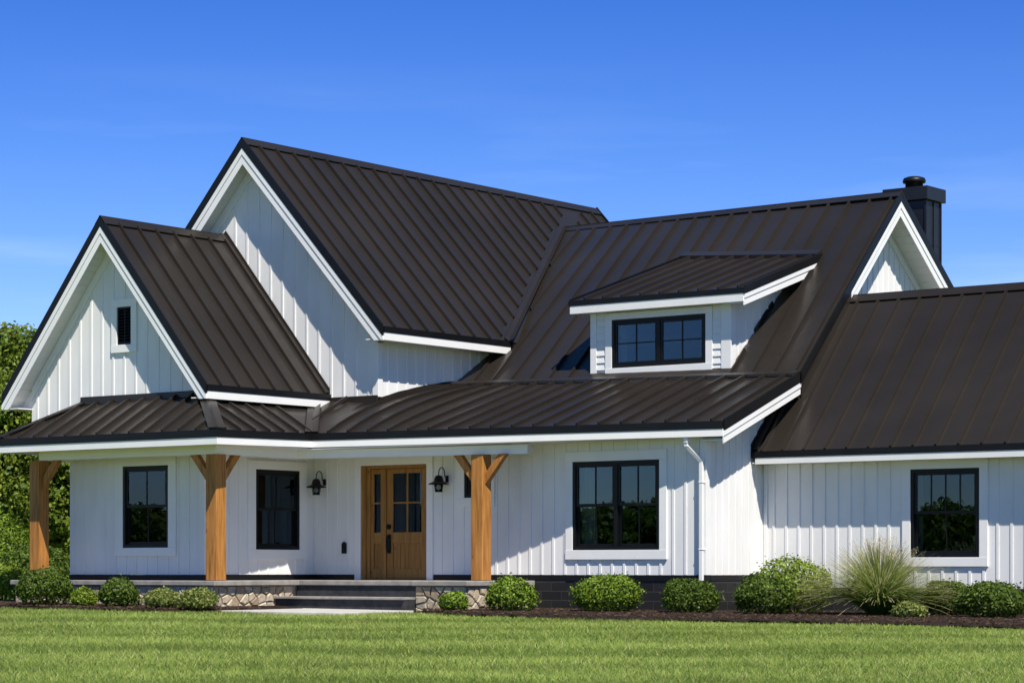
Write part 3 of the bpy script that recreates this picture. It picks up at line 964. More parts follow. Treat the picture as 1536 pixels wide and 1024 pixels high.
mb.lathe(((CX0 + CX1) / 2 + 0.0, (CY0 + CY1) / 2, 8.10), [(0.17, 0), (0.17, 0.12), (0.215, 0.13), (0.225, 0.17), (0.20, 0.22), (0.13, 0.245), (0.02, 0.25)])
mb.build('flue', M['black'], ch, smooth=True)

# ---------- windows
def window(ax, c, rect, units=1, style='hung', upper=2, lower=2, cas=0.14, head=0.14, sill=0.15, label=None, sections=None):
    a0, a1, z0, z1 = rect
    mb = MB()                                        # outer frame
    fw = 0.055
    lbox(mb, ax, c, a0, a0 + fw, -0.10, 0.022, z0, z1); lbox(mb, ax, c, a1 - fw, a1, -0.10, 0.022, z0, z1)
    lbox(mb, ax, c, a0 + fw, a1 - fw, -0.10, 0.022, z1 - fw, z1); lbox(mb, ax, c, a0 + fw, a1 - fw, -0.10, 0.026, z0, z0 + fw * 1.1)
    inner0, inner1 = a0 + fw, a1 - fw
    mull = 0.07
    wu = (inner1 - inner0 - mull * (units - 1)) / units
    for k in range(units - 1):
        x = inner0 + wu * (k + 1) + mull * k
        lbox(mb, ax, c, x, x + mull, -0.10, 0.018, z0 + fw * 1.1, z1 - fw)
    win = mb.build('window', M['frame'], house, label, bevel=0.004)
    sm = MB(); pm = MB()
    sf = 0.045; mt = 0.02
    for k in range(units):
        u0 = inner0 + k * (wu + mull); u1 = u0 + wu
        zz0, zz1 = z0 + fw * 1.1, z1 - fw
        def sash(s0, s1, o1, nx, nz=1):
            lbox(sm, ax, c, u0, u0 + sf, o1 - 0.035, o1, s0, s1); lbox(sm, ax, c, u1 - sf, u1, o1 - 0.035, o1, s0, s1)
            lbox(sm, ax, c, u0 + sf, u1 - sf, o1 - 0.035, o1, s0, s0 + sf); lbox(sm, ax, c, u0 + sf, u1 - sf, o1 - 0.035, o1, s1 - sf, s1)
            for i in range(1, nx):
                x = u0 + sf + (u1 - u0 - 2 * sf) * i / nx
                lbox(sm, ax, c, x - mt / 2, x + mt / 2, o1 - 0.031, o1 - 0.006, s0 + sf, s1 - sf)
            for j in range(1, nz):
                zc = s0 + sf + (s1 - s0 - 2 * sf) * j / nz
                lbox(sm, ax, c, u0 + sf, u1 - sf, o1 - 0.030, o1 - 0.007, zc - mt / 2, zc + mt / 2)
            lbox(pm, ax, c, u0 + sf - 0.004, u1 - sf + 0.004, o1 - 0.021, o1 - 0.016, s0 + sf - 0.004, s1 - sf + 0.004)
        if style == 'hung':
            zm = zz0 + (zz1 - zz0) * 0.505
            sash(zm - 0.02, zz1, 0.0, upper); sash(zz0, zm + 0.02, -0.037, lower)
        else:
            sash(zz0, zz1, 0.0, 2, 2)
    sm.build('sash', M['frame'], win); pm.build('pane', M['glass'], win)
    cm = MB()
    lbox(cm, ax, c, a0 - cas, a0, 0.0, 0.036, z0, z1); lbox(cm, ax, c, a1, a1 + cas, 0.0, 0.036, z0, z1)
    lbox(cm, ax, c, a0 - cas, a1 + cas, 0.0, 0.039, z1, z1 + head)
    lbox(cm, ax, c, a0 - cas, a1 + cas, 0.0, 0.042, z0 - sill, z0)
    cm.build('casing', M['trim'], win, bevel=0.004)
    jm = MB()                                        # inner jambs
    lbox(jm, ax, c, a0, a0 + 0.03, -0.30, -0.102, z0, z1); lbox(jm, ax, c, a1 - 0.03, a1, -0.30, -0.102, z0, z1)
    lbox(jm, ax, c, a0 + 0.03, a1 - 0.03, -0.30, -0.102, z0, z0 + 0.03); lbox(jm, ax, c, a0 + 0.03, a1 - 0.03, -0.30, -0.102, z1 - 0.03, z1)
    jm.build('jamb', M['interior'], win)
    return win

def curtain(ax, c, win, a0, a1, z0, z1, depth=-0.22):
    a, o = FR[ax]; b = base_pt(ax, c)
    n = 28; vs = []; fs = []
    for i in range(n + 1):
        u = a0 + (a1 - a0) * i / n
        k = depth + 0.03 * math.sin(i * 1.35) + 0.01 * math.sin(i * 2.9)
        for z in (z0, z1):
            vs.append(b + a * u + o * k + V((0, 0, z)))
        for z in (z0, z1):
            vs.append(b + a * u + o * (k - 0.004) + V((0, 0, z)))
    for i in range(n):
        q = i * 4; r = q + 4
        fs += [(q, r, r + 1, q + 1), (q + 2, q + 3, r + 3, r + 2)]
    mb = MB(); mb.add(vs, fs)
    mb.build('curtain', M['curtain'], win, smooth=True, fix=False)

w1 = window('Y', -2.9, W1, cas=0.19, head=0.19, sill=0.15)
curtain('Y', -2.9, w1, W1[0] - 0.10, W1[0] + 0.12, 0.8, 2.75)
w2 = window('X', -2.05, WS, cas=0.20, head=0.16, sill=0.18)
w3 = window('Y', 0.0, WD, units=2, cas=0.145, head=0.17, sill=0.16)
curtain('Y', 0.0, w3, WD[0] - 0.15, WD[0] + 0.30, 0.8, 2.75)
w4 = window('Y', YG, WG, cas=0.15, head=0.16, sill=0.15, upper=4, lower=2)
curtain('Y', YG, w4, WG[0] - 0.12, WG[0] + 0.10, 0.7, 2.55)
window('Y', YG, (14.2, 15.43, 1.03, 2.46), cas=0.15, head=0.16, sill=0.15, upper=4, lower=2)
w5 = window('Y', DY, WDm, units=2, style='grid', cas=0.14, head=0.12, sill=0.15)
curtain('Y', DY, w5, WDm[0] - 0.08, WDm[0] + 0.16, 4.35, 5.40)
curtain('Y', DY, w5, WDm[1] - 0.16, WDm[1] + 0.08, 4.35, 5.40)
window('Y', 0.0, WN, style='grid', cas=0.17, head=0.17, sill=0.16, label='small black square window half hidden by the porch post')

# gable vent
mb = MB()
a0, a1, z0, z1 = VT
lbox(mb, 'Y', -2.9, a0, a0 + 0.035, -0.1, 0.01, z0, z1); lbox(mb, 'Y', -2.9, a1 - 0.035, a1, -0.1, 0.01, z0, z1)
lbox(mb, 'Y', -2.9, a0 + 0.035, a1 - 0.035, -0.1, 0.01, z1 - 0.035, z1); lbox(mb, 'Y', -2.9, a0 + 0.035, a1 - 0.035, -0.1, 0.01, z0, z0 + 0.035)
lbox(mb, 'Y', -2.9, a0, a1, -0.12, -0.101, z0, z1)
lbox(mb, 'Y', -2.9, (a0 + a1) / 2 - 0.008, (a0 + a1) / 2 + 0.008, -0.03, 0.004, z0 + 0.035, z1 - 0.035)
k = z0 + 0.05
while k < z1 - 0.06:
    P = lambda u, o_, z: V((u, -2.9 - o_, z))
    b0, b1 = a0 + 0.035, a1 - 0.035
    mb.hexa([P(b0, 0.0, k), P(b1, 0.0, k), P(b1, -0.06, k + 0.045), P(b0, -0.06, k + 0.045), P(b0, 0.0, k + 0.008), P(b1, 0.0, k + 0.008), P(b1, -0.06, k + 0.053), P(b0, -0.06, k + 0.053)])
    k += 0.055
vent = mb.build('gable_vent', M['frame'], house)
mb = MB(); cs = 0.14
lbox(mb, 'Y', -2.9, a0 - cs, a0, 0.0, 0.036, z0, z1); lbox(mb, 'Y', -2.9, a1, a1 + cs, 0.0, 0.036, z0, z1)
lbox(mb, 'Y', -2.9, a0 - cs, a1 + cs, 0.0, 0.039, z1, z1 + cs); lbox(mb, 'Y', -2.9, a0 - cs, a1 + cs, 0.0, 0.042, z0 - cs, z0)
mb.build('casing', M['trim'], vent, bevel=0.004)

# ---------- front door with side light
mb = MB()
D = lambda m_, *k: lbox(m_, 'Y', 0.0, *k)
D(mb, -0.90, -0.80, -0.13, 0.01, 0.645, 2.71); D(mb, -0.80, -0.72, -0.13, -0.03, 0.645, 2.71)
D(mb, 0.60, 0.64, -0.13, 0.01, 0.645, 2.71); D(mb, -0.72, 0.60, -0.13, 0.0, 2.65, 2.71)
D(mb, -0.42, -0.345, -0.13, -0.02, 0.645, 2.65)
D(mb, -0.72, 0.60, -0.13, -0.01, 0.642, 0.66)
door_frame = mb.build('door_frame', M['door'], house, bevel=0.005)

def panelled(name, a0, a1, lites, glass_z, stile, parent):
    m_ = MB(); o0, o1 = -0.10, -0.05
    zt, zb_ = 2.645, 0.665
    D(m_, a0, a0 + stile, o0, o1, zb_, zt); D(m_, a1 - stile, a1, o0, o1, zb_, zt)
    i0, i1 = a0 + stile, a1 - stile
    g0, g1 = glass_z
    D(m_, i0, i1, o0, o1, g1, zt)
    D(m_, i0, i1, o0, o1, zb_, 0.84)
    D(m_, i0, i1, o0, o1, 1.30, g0)
    zc = (g0 + g1) / 2
    for k in range(1, lites):
        x = i0 + (i1 - i0) * k / lites
        D(m_, x - 0.014, x + 0.014, o0 + 0.01, o1 - 0.003, g0, zc - 0.015)
        D(m_, x - 0.014, x + 0.014, o0 + 0.01, o1 - 0.003, zc + 0.015, g1)
    D(m_, i0, i1, o0 + 0.01, o1 - 0.003, zc - 0.015, zc + 0.015)
    npl = 4 if lites > 1 else 2                      # lower plank panel
    for k in range(npl):
        x0 = i0 + (i1 - i0) * k / npl; x1 = i0 + (i1 - i0) * (k + 1) / npl
        D(m_, x0 + 0.003, x1 - 0.003, o0 + 0.015, o1 - 0.018, 0.84, 1.30)
    D(m_, i0, i1, o0 + 0.005, o0 + 0.015, 0.84, 1.30)
    if lites > 1:
        D(m_, (i0 + i1) / 2 - 0.018, (i0 + i1) / 2 + 0.018, o0 + 0.016, o1 - 0.006, 0.84, 1.30)
    d_ = m_.build(name, M['door'], parent, bevel=0.004)
    p_ = MB(); D(p_, i0, i1, -0.082, -0.077, g0, g1)
    p_.build('pane', M['glass'], d_)
    return d_
dr = panelled('front_door', -0.34, 0.595, 2, (1.50, 2.56), 0.135, house)
panelled('side_light', -0.715, -0.425, 1, (1.50, 2.555), 0.065, house)
mb = MB()
D(mb, -0.325, -0.245, -0.05, -0.035, 1.12, 1.46)
mb.tube([(-0.285, 0.035, 1.42), (-0.285, -0.015, 1.41), (-0.285, -0.03, 1.36), (-0.285, -0.03, 1.22), (-0.285, -0.015, 1.17), (-0.285, 0.035, 1.16)], 0.014, 8)
mb.tube([(-0.285, 0.045, 1.60), (-0.285, 0.02, 1.60)], 0.047, 16)
mb.tube([(-0.285, 0.02, 1.60), (-0.285, 0.005, 1.60)], 0.022, 12)
mb.build('handle', M['black'], dr)
mb = MB()
D(mb, -1.04, -0.90, 0.0, 0.036, 0.645, 2.71); D(mb, 0.64, 0.78, 0.0, 0.036, 0.645, 2.71); D(mb, -1.04, 0.78, 0.0, 0.039, 2.71, 2.86)
mb.build('casing', M['trim'], door_frame, bevel=0.004)

# ---------- porch floor, stone piers, steps, posts
mb = MB()
fl = [(-6.05, -3.80), (-0.94, -3.80), (-0.94, -1.66), (1.86, -1.66), (1.86, -1.95), (3.05, -1.95), (3.05, -0.04), (-2.03, -0.0), (-2.03, -2.925), (-5.44, -2.925), (-5.44, 0.1), (-6.05, 0.1)]
mb.prism([(x, y, 0.555) for x, y in fl], (0, 0, 0.085))
mb.build('porch_floor', M['slab'], house, bevel=0.012)

def rubble(name, ax, c, a0, a1, z0, z1, rows):
    """a face of irregular fitted stones (cells of jittered points) in front of a mortar bed"""
    mb = MB(); a, o = FR[ax]; b = base_pt(ax, c)
    cellw = 0.19; n = max(2, int((a1 - a0) / cellw)); pts = []
    for r in range(rows):
        for k in range(n):
            pts.append((a0 + (k + 0.5 + (0.25 if r % 2 else -0.25) + random.uniform(-.42, .42)) * (a1 - a0) / n, z0 + (r + 0.5 + random.uniform(-.38, .38)) * (z1 - z0) / rows))
            if random.random() < 0.35:
                pts.append((pts[-1][0] + random.uniform(-.12, .12), pts[-1][1] + random.choice((-1, 1)) * random.uniform(.08, .13)))
    for i, (px, pz) in enumerate(pts):
        poly = [(a0, z0), (a1, z0), (a1, z1), (a0, z1)]
        for k, (qx, qz) in enumerate(pts):
            if k == i or abs(qx - px) > 1.0: continue
            mx, mz, nx, nz = (px + qx) / 2, (pz + qz) / 2, qx - px, qz - pz
            new = []
            for (p0, p1) in zip(poly, poly[1:] + poly[:1]):
                d0 = (p0[0] - mx) * nx + (p0[1] - mz) * nz; d1 = (p1[0] - mx) * nx + (p1[1] - mz) * nz
                if d0 <= 0: new.append(p0)
                if d0 * d1 < 0:
                    t = d0 / (d0 - d1); new.append((p0[0] + (p1[0] - p0[0]) * t, p0[1] + (p1[1] - p0[1]) * t))
            poly = new
            if len(poly) < 3: break
        if len(poly) < 3: continue
        cu = sum(x for x, _ in poly) / len(poly); cz = sum(y for _, y in poly) / len(poly)
        def ring(gap, out):
            r_ = []
            for x, y in poly:
                l = math.hypot(x - cu, y - cz) + 1e-6; k = max(0.3, 1 - gap / l)
                r_.append(b + a * (cu + (x - cu) * k) + o * out + V((0, 0, cz + (y - cz) * k)))
            return r_
        pr_ = random.uniform(0.022, 0.05); m_ = len(poly)
        vs = ring(0.012, 0.0) + ring(0.014, pr_ * 0.65) + ring(0.034, pr_)
        fs = []
        for q in (0, 1):
            for k in range(m_): fs.append((q * m_ + k, q * m_ + (k + 1) % m_, (q + 1) * m_ + (k + 1) % m_, (q + 1) * m_ + k))
        fs.append(tuple(2 * m_ + k for k in range(m_)))
        mb.add(vs, fs)
    return mb.build(name, M['stone'], house)
rubble('stone_facing', 'Y', -3.72, -5.98, -1.03, 0.02, 0.553, 3)
rubble('stone_facing', 'X', -1.06, -3.70, -1.70, 0.02, 0.553, 3)
rubble('stone_facing', 'Y', -1.87, 1.90, 2.99, 0.02, 0.553, 3)
rubble('stone_facing', 'X', 2.97, -1.85, -0.08, 0.02, 0.553, 3)
mb = MB()
mb.box(-5.98, -1.061, -3.719, -2.7, -0.1, 0.554)
mb.build('stone_pier', M['mortar'], house); mb = MB()
mb.box(1.901, 2.969, -1.869, -0.03, -0.1, 0.554)
mb.build('stone_pier', M['mortar'], house); mb = MB()
mb.box(-1.5, -1.062, -2.699, -0.1, -0.1, 0.5535)
mb.build('stone_pier', M['mortar'], house)
mb = MB()
mb.box(-1.02, 1.895, -1.62, -1.5, 0.05, 0.552)
mb.box(-1.02, 1.895, -2.17, -1.63, 0.0, 0.318)
stp = mb.build('step', M['riser'], house)
mb = MB(); mb.box(-1.02, 1.897, -2.22, -1.622, 0.32, 0.362)
mb.build('tread', M['slab'], stp, bevel=0.008)

def post(x, y, braces):
    h = 0.125
    mb = MB(); mb.box(x - h, x + h, y - h, y + h, 0.642, 2.80)
    p = mb.build('porch_post', M['timber'], house, bevel=0.012)
    for d in braces:
        d = V(d); m_ = MB()
        s = V((-d.y, d.x, 0)) * 0.055
        a, b_ = V((x, y, 2.28)) + d * h, V((x, y, 2.80)) + d * (h + 0.44)
        c_, e_ = V((x, y, 2.80)) + d * (h + 0.28), V((x, y, 2.47)) + d * h
        m_.prism([a - s, b_ - s, c_ - s, e_ - s], s * 2)
        m_.build('brace', M['timber'], p, bevel=0.006)
    return p
post(-5.58, -3.52, [(1, 0, 0)])
post(-1.17, -3.52, [(-1, 0, 0), (0, 1, 0)])
post(2.40, -0.72, [(-1, 0, 0), (1, 0, 0)])

# ---------- downspout
mb = MB()
def dbox(p, q, w_=0.07, h_=0.055): mb.bar(p, q, w_, h_, V((0, -1, 0.001)))
mb.box(6.24, 6.32, -0.29, -0.21, 2.90, 2.99)
dbox((6.28, -0.25, 2.93), (6.28, -0.25, 2.84)); dbox((6.28, -0.25, 2.86), (6.455, -0.075, 2.60)); dbox((6.455, -0.072, 2.63), (6.455, -0.072, 0.64))
for z in (2.25, 1.15): mb.box(6.41, 6.50, -0.106, -0.026, z, z + 0.02)
mb.build('downspout', M['trim'], house, bevel=0.008)

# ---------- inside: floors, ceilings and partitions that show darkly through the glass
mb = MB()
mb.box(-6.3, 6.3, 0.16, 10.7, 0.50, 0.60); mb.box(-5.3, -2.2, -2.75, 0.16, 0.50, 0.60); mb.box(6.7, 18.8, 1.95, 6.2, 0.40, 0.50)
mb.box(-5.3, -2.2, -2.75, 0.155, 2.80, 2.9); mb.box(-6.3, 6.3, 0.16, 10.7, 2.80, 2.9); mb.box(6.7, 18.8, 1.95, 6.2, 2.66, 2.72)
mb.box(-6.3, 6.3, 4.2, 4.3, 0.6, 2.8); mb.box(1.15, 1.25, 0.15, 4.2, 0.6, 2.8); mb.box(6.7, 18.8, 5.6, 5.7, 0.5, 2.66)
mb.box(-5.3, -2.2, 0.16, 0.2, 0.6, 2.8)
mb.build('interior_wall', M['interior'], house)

# ------------------------------------------------------------------ lanterns and wall box
def lantern(x, z, label):
    t = empty('wall_lantern', (x, 0, z - 0.24), label, 'lantern', 'lanterns beside the front door')
    yo = -0.22
    mb = MB()                                        # back plate and gooseneck
    mb.box(x - 0.01, x + 0.045, -0.045, -0.021, z - 0.07, z + 0.05)
    pts = [(x + 0.015, -0.04, z + 0.02), (x + 0.02, -0.10, z + 0.03)]
    for k in range(10):
        t_ = math.pi * k / 9
        pts.append((x + 0.02 * math.cos(t_), (yo - 0.1) / 2 + (-yo - 0.1) / 2 * math.cos(t_), z + 0.08 + 0.11 * math.sin(t_)))
    pts.append((x - 0.02, yo, z + 0.03))
    mb.tube(pts, 0.009, 8)
    mb.build('bracket', M['black'], t)
    mb = MB()
    mb.lathe((x - 0.02, yo, z - 0.10), [(0.03, 0.15), (0.055, 0.14), (0.075, 0.10), (0.085, 0.05), (0.11, 0.03), (0.17, 0.008), (0.185, -0.004), (0.18, -0.012), (0.10, 0.012), (0.07, 0.02)], 28)
    mb.build('shade', M['black'], t, smooth=True, fix=True)
    mb = MB(); c = V((x - 0.02, yo, 0))
    for k in range(6):
        a = math.pi * 2 * k / 6
        d = V((math.cos(a), math.sin(a), 0))
        mb.bar(c + d * 0.086 + V((0, 0, z - 0.10)), c + d * 0.062 + V((0, 0, z - 0.235)), 0.009, 0.009)
    mb.lathe((x - 0.02, yo, z - 0.245), [(0.068, 0), (0.072, 0.006), (0.068, 0.016), (0.0, 0.016)], 20)
    mb.build('cage', M['black'], t)
    mb = MB(); mb.lathe((x - 0.02, yo, z - 0.228), [(0.050, 0), (0.066, 0.125)], 18)
    mb.build('glass', M['glass'], t, smooth=True)
    return t
lantern(-1.78, 2.44, 'black gooseneck wall lantern between the side window and the wooden front door')
lantern(1.09, 2.44, 'black gooseneck wall lantern between the wooden front door and a porch post')
mb = MB()
mb.box(-1.335, -1.235, -0.055, -0.021, 1.12, 1.30)
mb.prism([(-1.335, -0.055, 1.30), (-1.235, -0.055, 1.30), (-1.265, -0.055, 1.335), (-1.305, -0.055, 1.335)], (0, 0.034, 0))
wb = mb.build('wall_box', M['black'], None, bevel=0.006)
tag(wb, 'small black box on the white siding left of the wooden front door', 'wall box')
mb = MB(); mb.box(-1.312, -1.258, -0.064, -0.056, 1.19, 1.215)
mb.build('cover_slot', M['frame'], wb)

# ------------------------------------------------------------------ ground
def grid_mesh(name, xs, ys, zf, m, kind, smooth=True):
    vs = []; fs = []
    for y in ys:
        for x in xs: vs.append((x, y, zf(x, y)))
    nx = len(xs)
    for j in range(len(ys) - 1):
        for i in range(nx - 1):
            a = j * nx + i
            fs.append((a, a + 1, a + nx + 1, a + nx))
    mb = MB(); mb.add(vs, fs)
    o = mb.build(name, m, None, smooth=smooth, origin=(0, 0, 0), fix=False)
    o['kind'] = kind
    return o

def lawn_mat():
    m = mat('lawn_soil_and_thatch', (0.05, 0.08, 0.02), 0.9, 0.1)
    v = geo_pos(m)
    n = noise(m, v, 0.7, 6)
    c = ramp(m, n, [(0.3, (0.12, 0.17, 0.035)), (0.7, (0.19, 0.24, 0.06))])
    L(m, c, BSDF(m).inputs['Base Color'])
    bump(m, noise(m, v, 30, 4), 0.8, 0.04)
    return m
lawn_z = lambda x, y: zg(x) - 0.02 + 0.012 * math.sin(x * 0.5 + y * 0.23) * math.sin(y * 0.37 + 1.3)
xs = [-1500, -400, -120, -60, -40] + [-30 + k * 1.0 for k in range(75)] + [60, 120, 400, 1500]
ys = [-1500, -400, -150, -90, -60] + [-46 + k * 1.0 for k in range(64)] + [30, 60, 120, 400, 1500]
grid_mesh('lawn', xs, ys, lawn_z, lawn_mat(), 'structure')

# beds of bark mulch
def bed_left(x, y):
    return y > -5.55 + 0.12 * math.sin(x * 1.1) + max(0, x + 1.0) * 0.8 and x < 0.15 - 0.12 * (y + 5) and y < -2.0 and x > -13
def bed_right(x, y):
    f_ = -2.75 - 0.30 * math.sin(min(max(x - 3, 0), 6) * 0.55) + 0.09 * math.sin(x * 1.3) + max(0, 3.0 - x) * 0.7 - 0.85 * min(1, max(0, (x - 2.6) / 3)) + 0.03 * max(0, x - 8)
    return y > f_ and 1.95 < x < 21 and y < YG + 0.2
def bed_mesh(test, x0, x1, y0, y1, step=0.09):
    nx = int((x1 - x0) / step); ny = int((y1 - y0) / step)
    idx = {}; vs = []; fs = []
    def vid(i, j):
        if (i, j) not in idx:
            x = x0 + i * step; y = y0 + j * step
            idx[(i, j)] = len(vs)
            edge = sum(test(x + dx, y + dy) for dx in (-.35, 0, .35) for dy in (-.35, 0, .35)) / 9
            vs.append((x, y, zg(x) - 0.03 + 0.10 * edge ** 0.8 + random.uniform(-0.008, 0.008)))
        return idx[(i, j)]
    for i in range(nx):
        for j in range(ny):
            if test(x0 + (i + .5) * step, y0 + (j + .5) * step):
                fs.append((vid(i, j), vid(i + 1, j), vid(i + 1, j + 1), vid(i, j + 1)))
    mb = MB(); mb.add(vs, fs)
    o = mb.build('mulch_bed', M['mulch'], None, smooth=True, origin=(0, 0, 0), fix=False)
    o['kind'] = 'structure'
bed_mesh(bed_left, -13, 0.6, -6, -2)
bed_mesh(bed_right, 1.92, 21, -4.2, 2.0)
mb = MB()
def chip(x, y, z):
    a = random.uniform(0, 6.28); l = random.uniform(0.015, 0.05); w_ = random.uniform(0.006, 0.014)
    t = random.uniform(-0.5, 0.5)
    d = V((math.cos(a), math.sin(a), t * 0.6)) * l; s = V((-math.sin(a), math.cos(a), random.uniform(-.4, .4))) * w_
    c = V((x, y, z))
    mb.add([c - d - s, c + d - s * .6, c + d + s * .6, c - d + s, c + V((0, 0, 0.012))], [(0, 1, 4), (1, 2, 4), (2, 3, 4), (3, 0, 4)])
n = 0
while n < 13000:
    if random.random() < 0.35: x, y = random.uniform(-9, 0.5), random.uniform(-5.8, -3.6); ok = bed_left(x, y)
    else: x, y = random.uniform(2.2, 17), random.uniform(-3.9, 1.6); ok = bed_right(x, y)
    if ok:
        chip(x, y, zg(x) + 0.055 + random.uniform(0, 0.02)); n += 1
o = mb.build('mulch_chips', M['chip'], None, origin=(0, 0, 0), fix=False)
o['kind'] = 'stuff'; o['label'] = 'dark brown bark chips loose on the planting beds'

# concrete path in front of the steps
mb = MB()
pp = [(-1.0, -2.18), (2.1, -2.18), (2.35, -4.35), (1.5, -4.5), (-0.75, -4.75), (-1.0, -3.7)]
mb.prism([(x, y, zg(x) - 0.1) for x, y in pp], (0, 0, 0.135))
o = mb.build('path', M['concrete'], None, bevel=0.01); o['kind'] = 'structure'
def on_path(x, y): return -1.05 < x < 2.4 and -4.7 < y < -2

# ------------------------------------------------------------------ grass blades
def np_mesh(name, verts, nper, m, parent=None, origin=(0, 0, 0), label=None, uv=None, tris=None, smooth=False):
    """many equal small polygons of nper corners (unshared vertices)"""
    verts = np.asarray(verts, dtype=np.float32) - np.asarray(origin, dtype=np.float32)
    nv = len(verts); nf = nv // nper
    me = bpy.data.meshes.new(name)
    me.vertices.add(nv); me.vertices.foreach_set('co', verts.ravel())
    me.loops.add(nv); me.loops.foreach_set('vertex_index', np.arange(nv, dtype=np.int32))
    me.polygons.add(nf)
    me.polygons.foreach_set('loop_start', np.arange(0, nv, nper, dtype=np.int32))
    me.polygons.foreach_set('loop_total', np.full(nf, nper, dtype=np.int32))
    if uv is not None:
        l = me.uv_layers.new(name='UVMap'); l.data.foreach_set('uv', np.asarray(uv, dtype=np.float32).ravel())
    me.update(calc_edges=True); me.validate()
    me.materials.append(m)
    o = bpy.data.objects.new(name, me); COL.objects.link(o)
    return place(o, parent, origin, label)

M['grass'] = leaf_mat('lawn_grass', [(0.0, (0.197, 0.298, 0.059)), (0.5, (0.316, 0.411, 0.086)), (0.93, (0.445, 0.514, 0.130)), (1.0, (0.600, 0.596, 0.318))], 0.5, 0.55, 0.8)
CP = np.array([28.5, -34.6]); th = math.radians(36.9)
Fv = np.array([-math.sin(th), math.cos(th)]); Rv = np.array([math.cos(th), math.sin(th)])
NB = 420000
d = 13.0 * (48.0 / 13.0) ** rng.random(NB)
d = np.where(rng.random(NB) < 0.35, rng.uniform(13, 48, NB), d)
lat = (rng.random(NB) * 2 - 1) * (d * 0.2053 + 2.5)
P = CP + d[:, None] * Fv + lat[:, None] * Rv
okm = np.array([not (bed_left(x, y) or bed_right(x, y) or on_path(x, y)) and not (y > YG - 0.1 or (x < 6 and y > -1.5) or (x < 3.7 and y > -2.3) or (x < -1 and y > -3.7 and x > -6.2)) for x, y in P])
P = P[okm]; d = d[okm]; lat = lat[okm]; nb = len(P)
zz = np.array([lawn_z(x, y) for x, y in P])
stripe_dir = np.array([Rv[0] * math.cos(0.10) + Fv[0] * math.sin(0.10), Rv[1] * math.cos(0.10) + Fv[1] * math.sin(0.10)])
sn = np.array([-stripe_dir[1], stripe_dir[0]])
sp = P @ sn + 0.45 * np.sin(lat * 0.55 + d * 0.3) + 0.22 * np.sin(lat * 1.7 + 0.4 * d) + 0.1 * np.sin(lat * 4.1 - d) + rng.normal(0, 0.16, nb)
lean = 0.85 * np.tanh(1.1 * (np.sin(sp * math.pi / 1.9) + 0.7 * np.sin(sp * 1.05 + 1.0) + 0.35 * np.sin(sp * 3.1 + lat * 0.5)))
pt = P @ np.array([[0.9, -0.5, 2.1], [0.4, 1.1, -1.7]])
clump = (np.sin(pt[:, 0] * 2.3 + 1.7 * np.sin(pt[:, 1] * 1.3)) + np.sin(pt[:, 1] * 3.1 + 1.2 * np.sin(pt[:, 2])) + np.sin(pt[:, 2] * 1.9)) / 3
h = rng.uniform(0.035, 0.075, nb) * (0.85 + 0.15 * d / 30) * (1.0 + 0.38 * clump)
wd = (0.0045 + 0.0045 * (d - 13) / 20) * rng.uniform(0.7, 1.3, nb)
ang = rng.uniform(0, 2 * np.pi, nb)
side = np.stack([np.cos(ang), np.sin(ang), np.zeros(nb)], 1)
ldir = np.concatenate([sn * np.ones((nb, 1)), np.zeros((nb, 1))], 1)
tip = ldir * (lean * h * 0.75)[:, None] + np.stack([rng.normal(0, .6, nb) * h, rng.normal(0, .6, nb) * h, h * 0.8], 1)
base = np.concatenate([P, zz[:, None]], 1)
vv = np.empty((nb, 3, 3))
vv[:, 0] = base - side * wd[:, None]; vv[:, 1] = base + side * wd[:, None]; vv[:, 2] = base + tip
o = np_mesh('grass_blades', vv.reshape(-1, 3), 3, M['grass'])
o['kind'] = 'stuff'; o['label'] = 'short mown lawn grass with mowing stripes in front of the farmhouse'

# ------------------------------------------------------------------ plants
def leaves(pts, nrm, size, spread=0.7, aspect=0.55):
    """diamond leaves at pts, roughly facing nrm"""
    n = len(pts)
    r = rng.normal(0, 1, (n, 3))
    nn = nrm + r * spread
    nn /= np.linalg.norm(nn, axis=1)[:, None] + 1e-9
    t = rng.normal(0, 1, (n, 3)); t -= (t * nn).sum(1)[:, None] * nn
    t /= np.linalg.norm(t, axis=1)[:, None] + 1e-9
    b = np.cross(nn, t)
    s = size * rng.uniform(0.6, 1.3, n)[:, None]
    q = np.empty((n, 4, 3))
    q[:, 0] = pts - t * s; q[:, 1] = pts + b * s * aspect + nn * s * 0.12
    q[:, 2] = pts + t * s; q[:, 3] = pts - b * s * aspect + nn * s * 0.12
    return q.reshape(-1, 3)

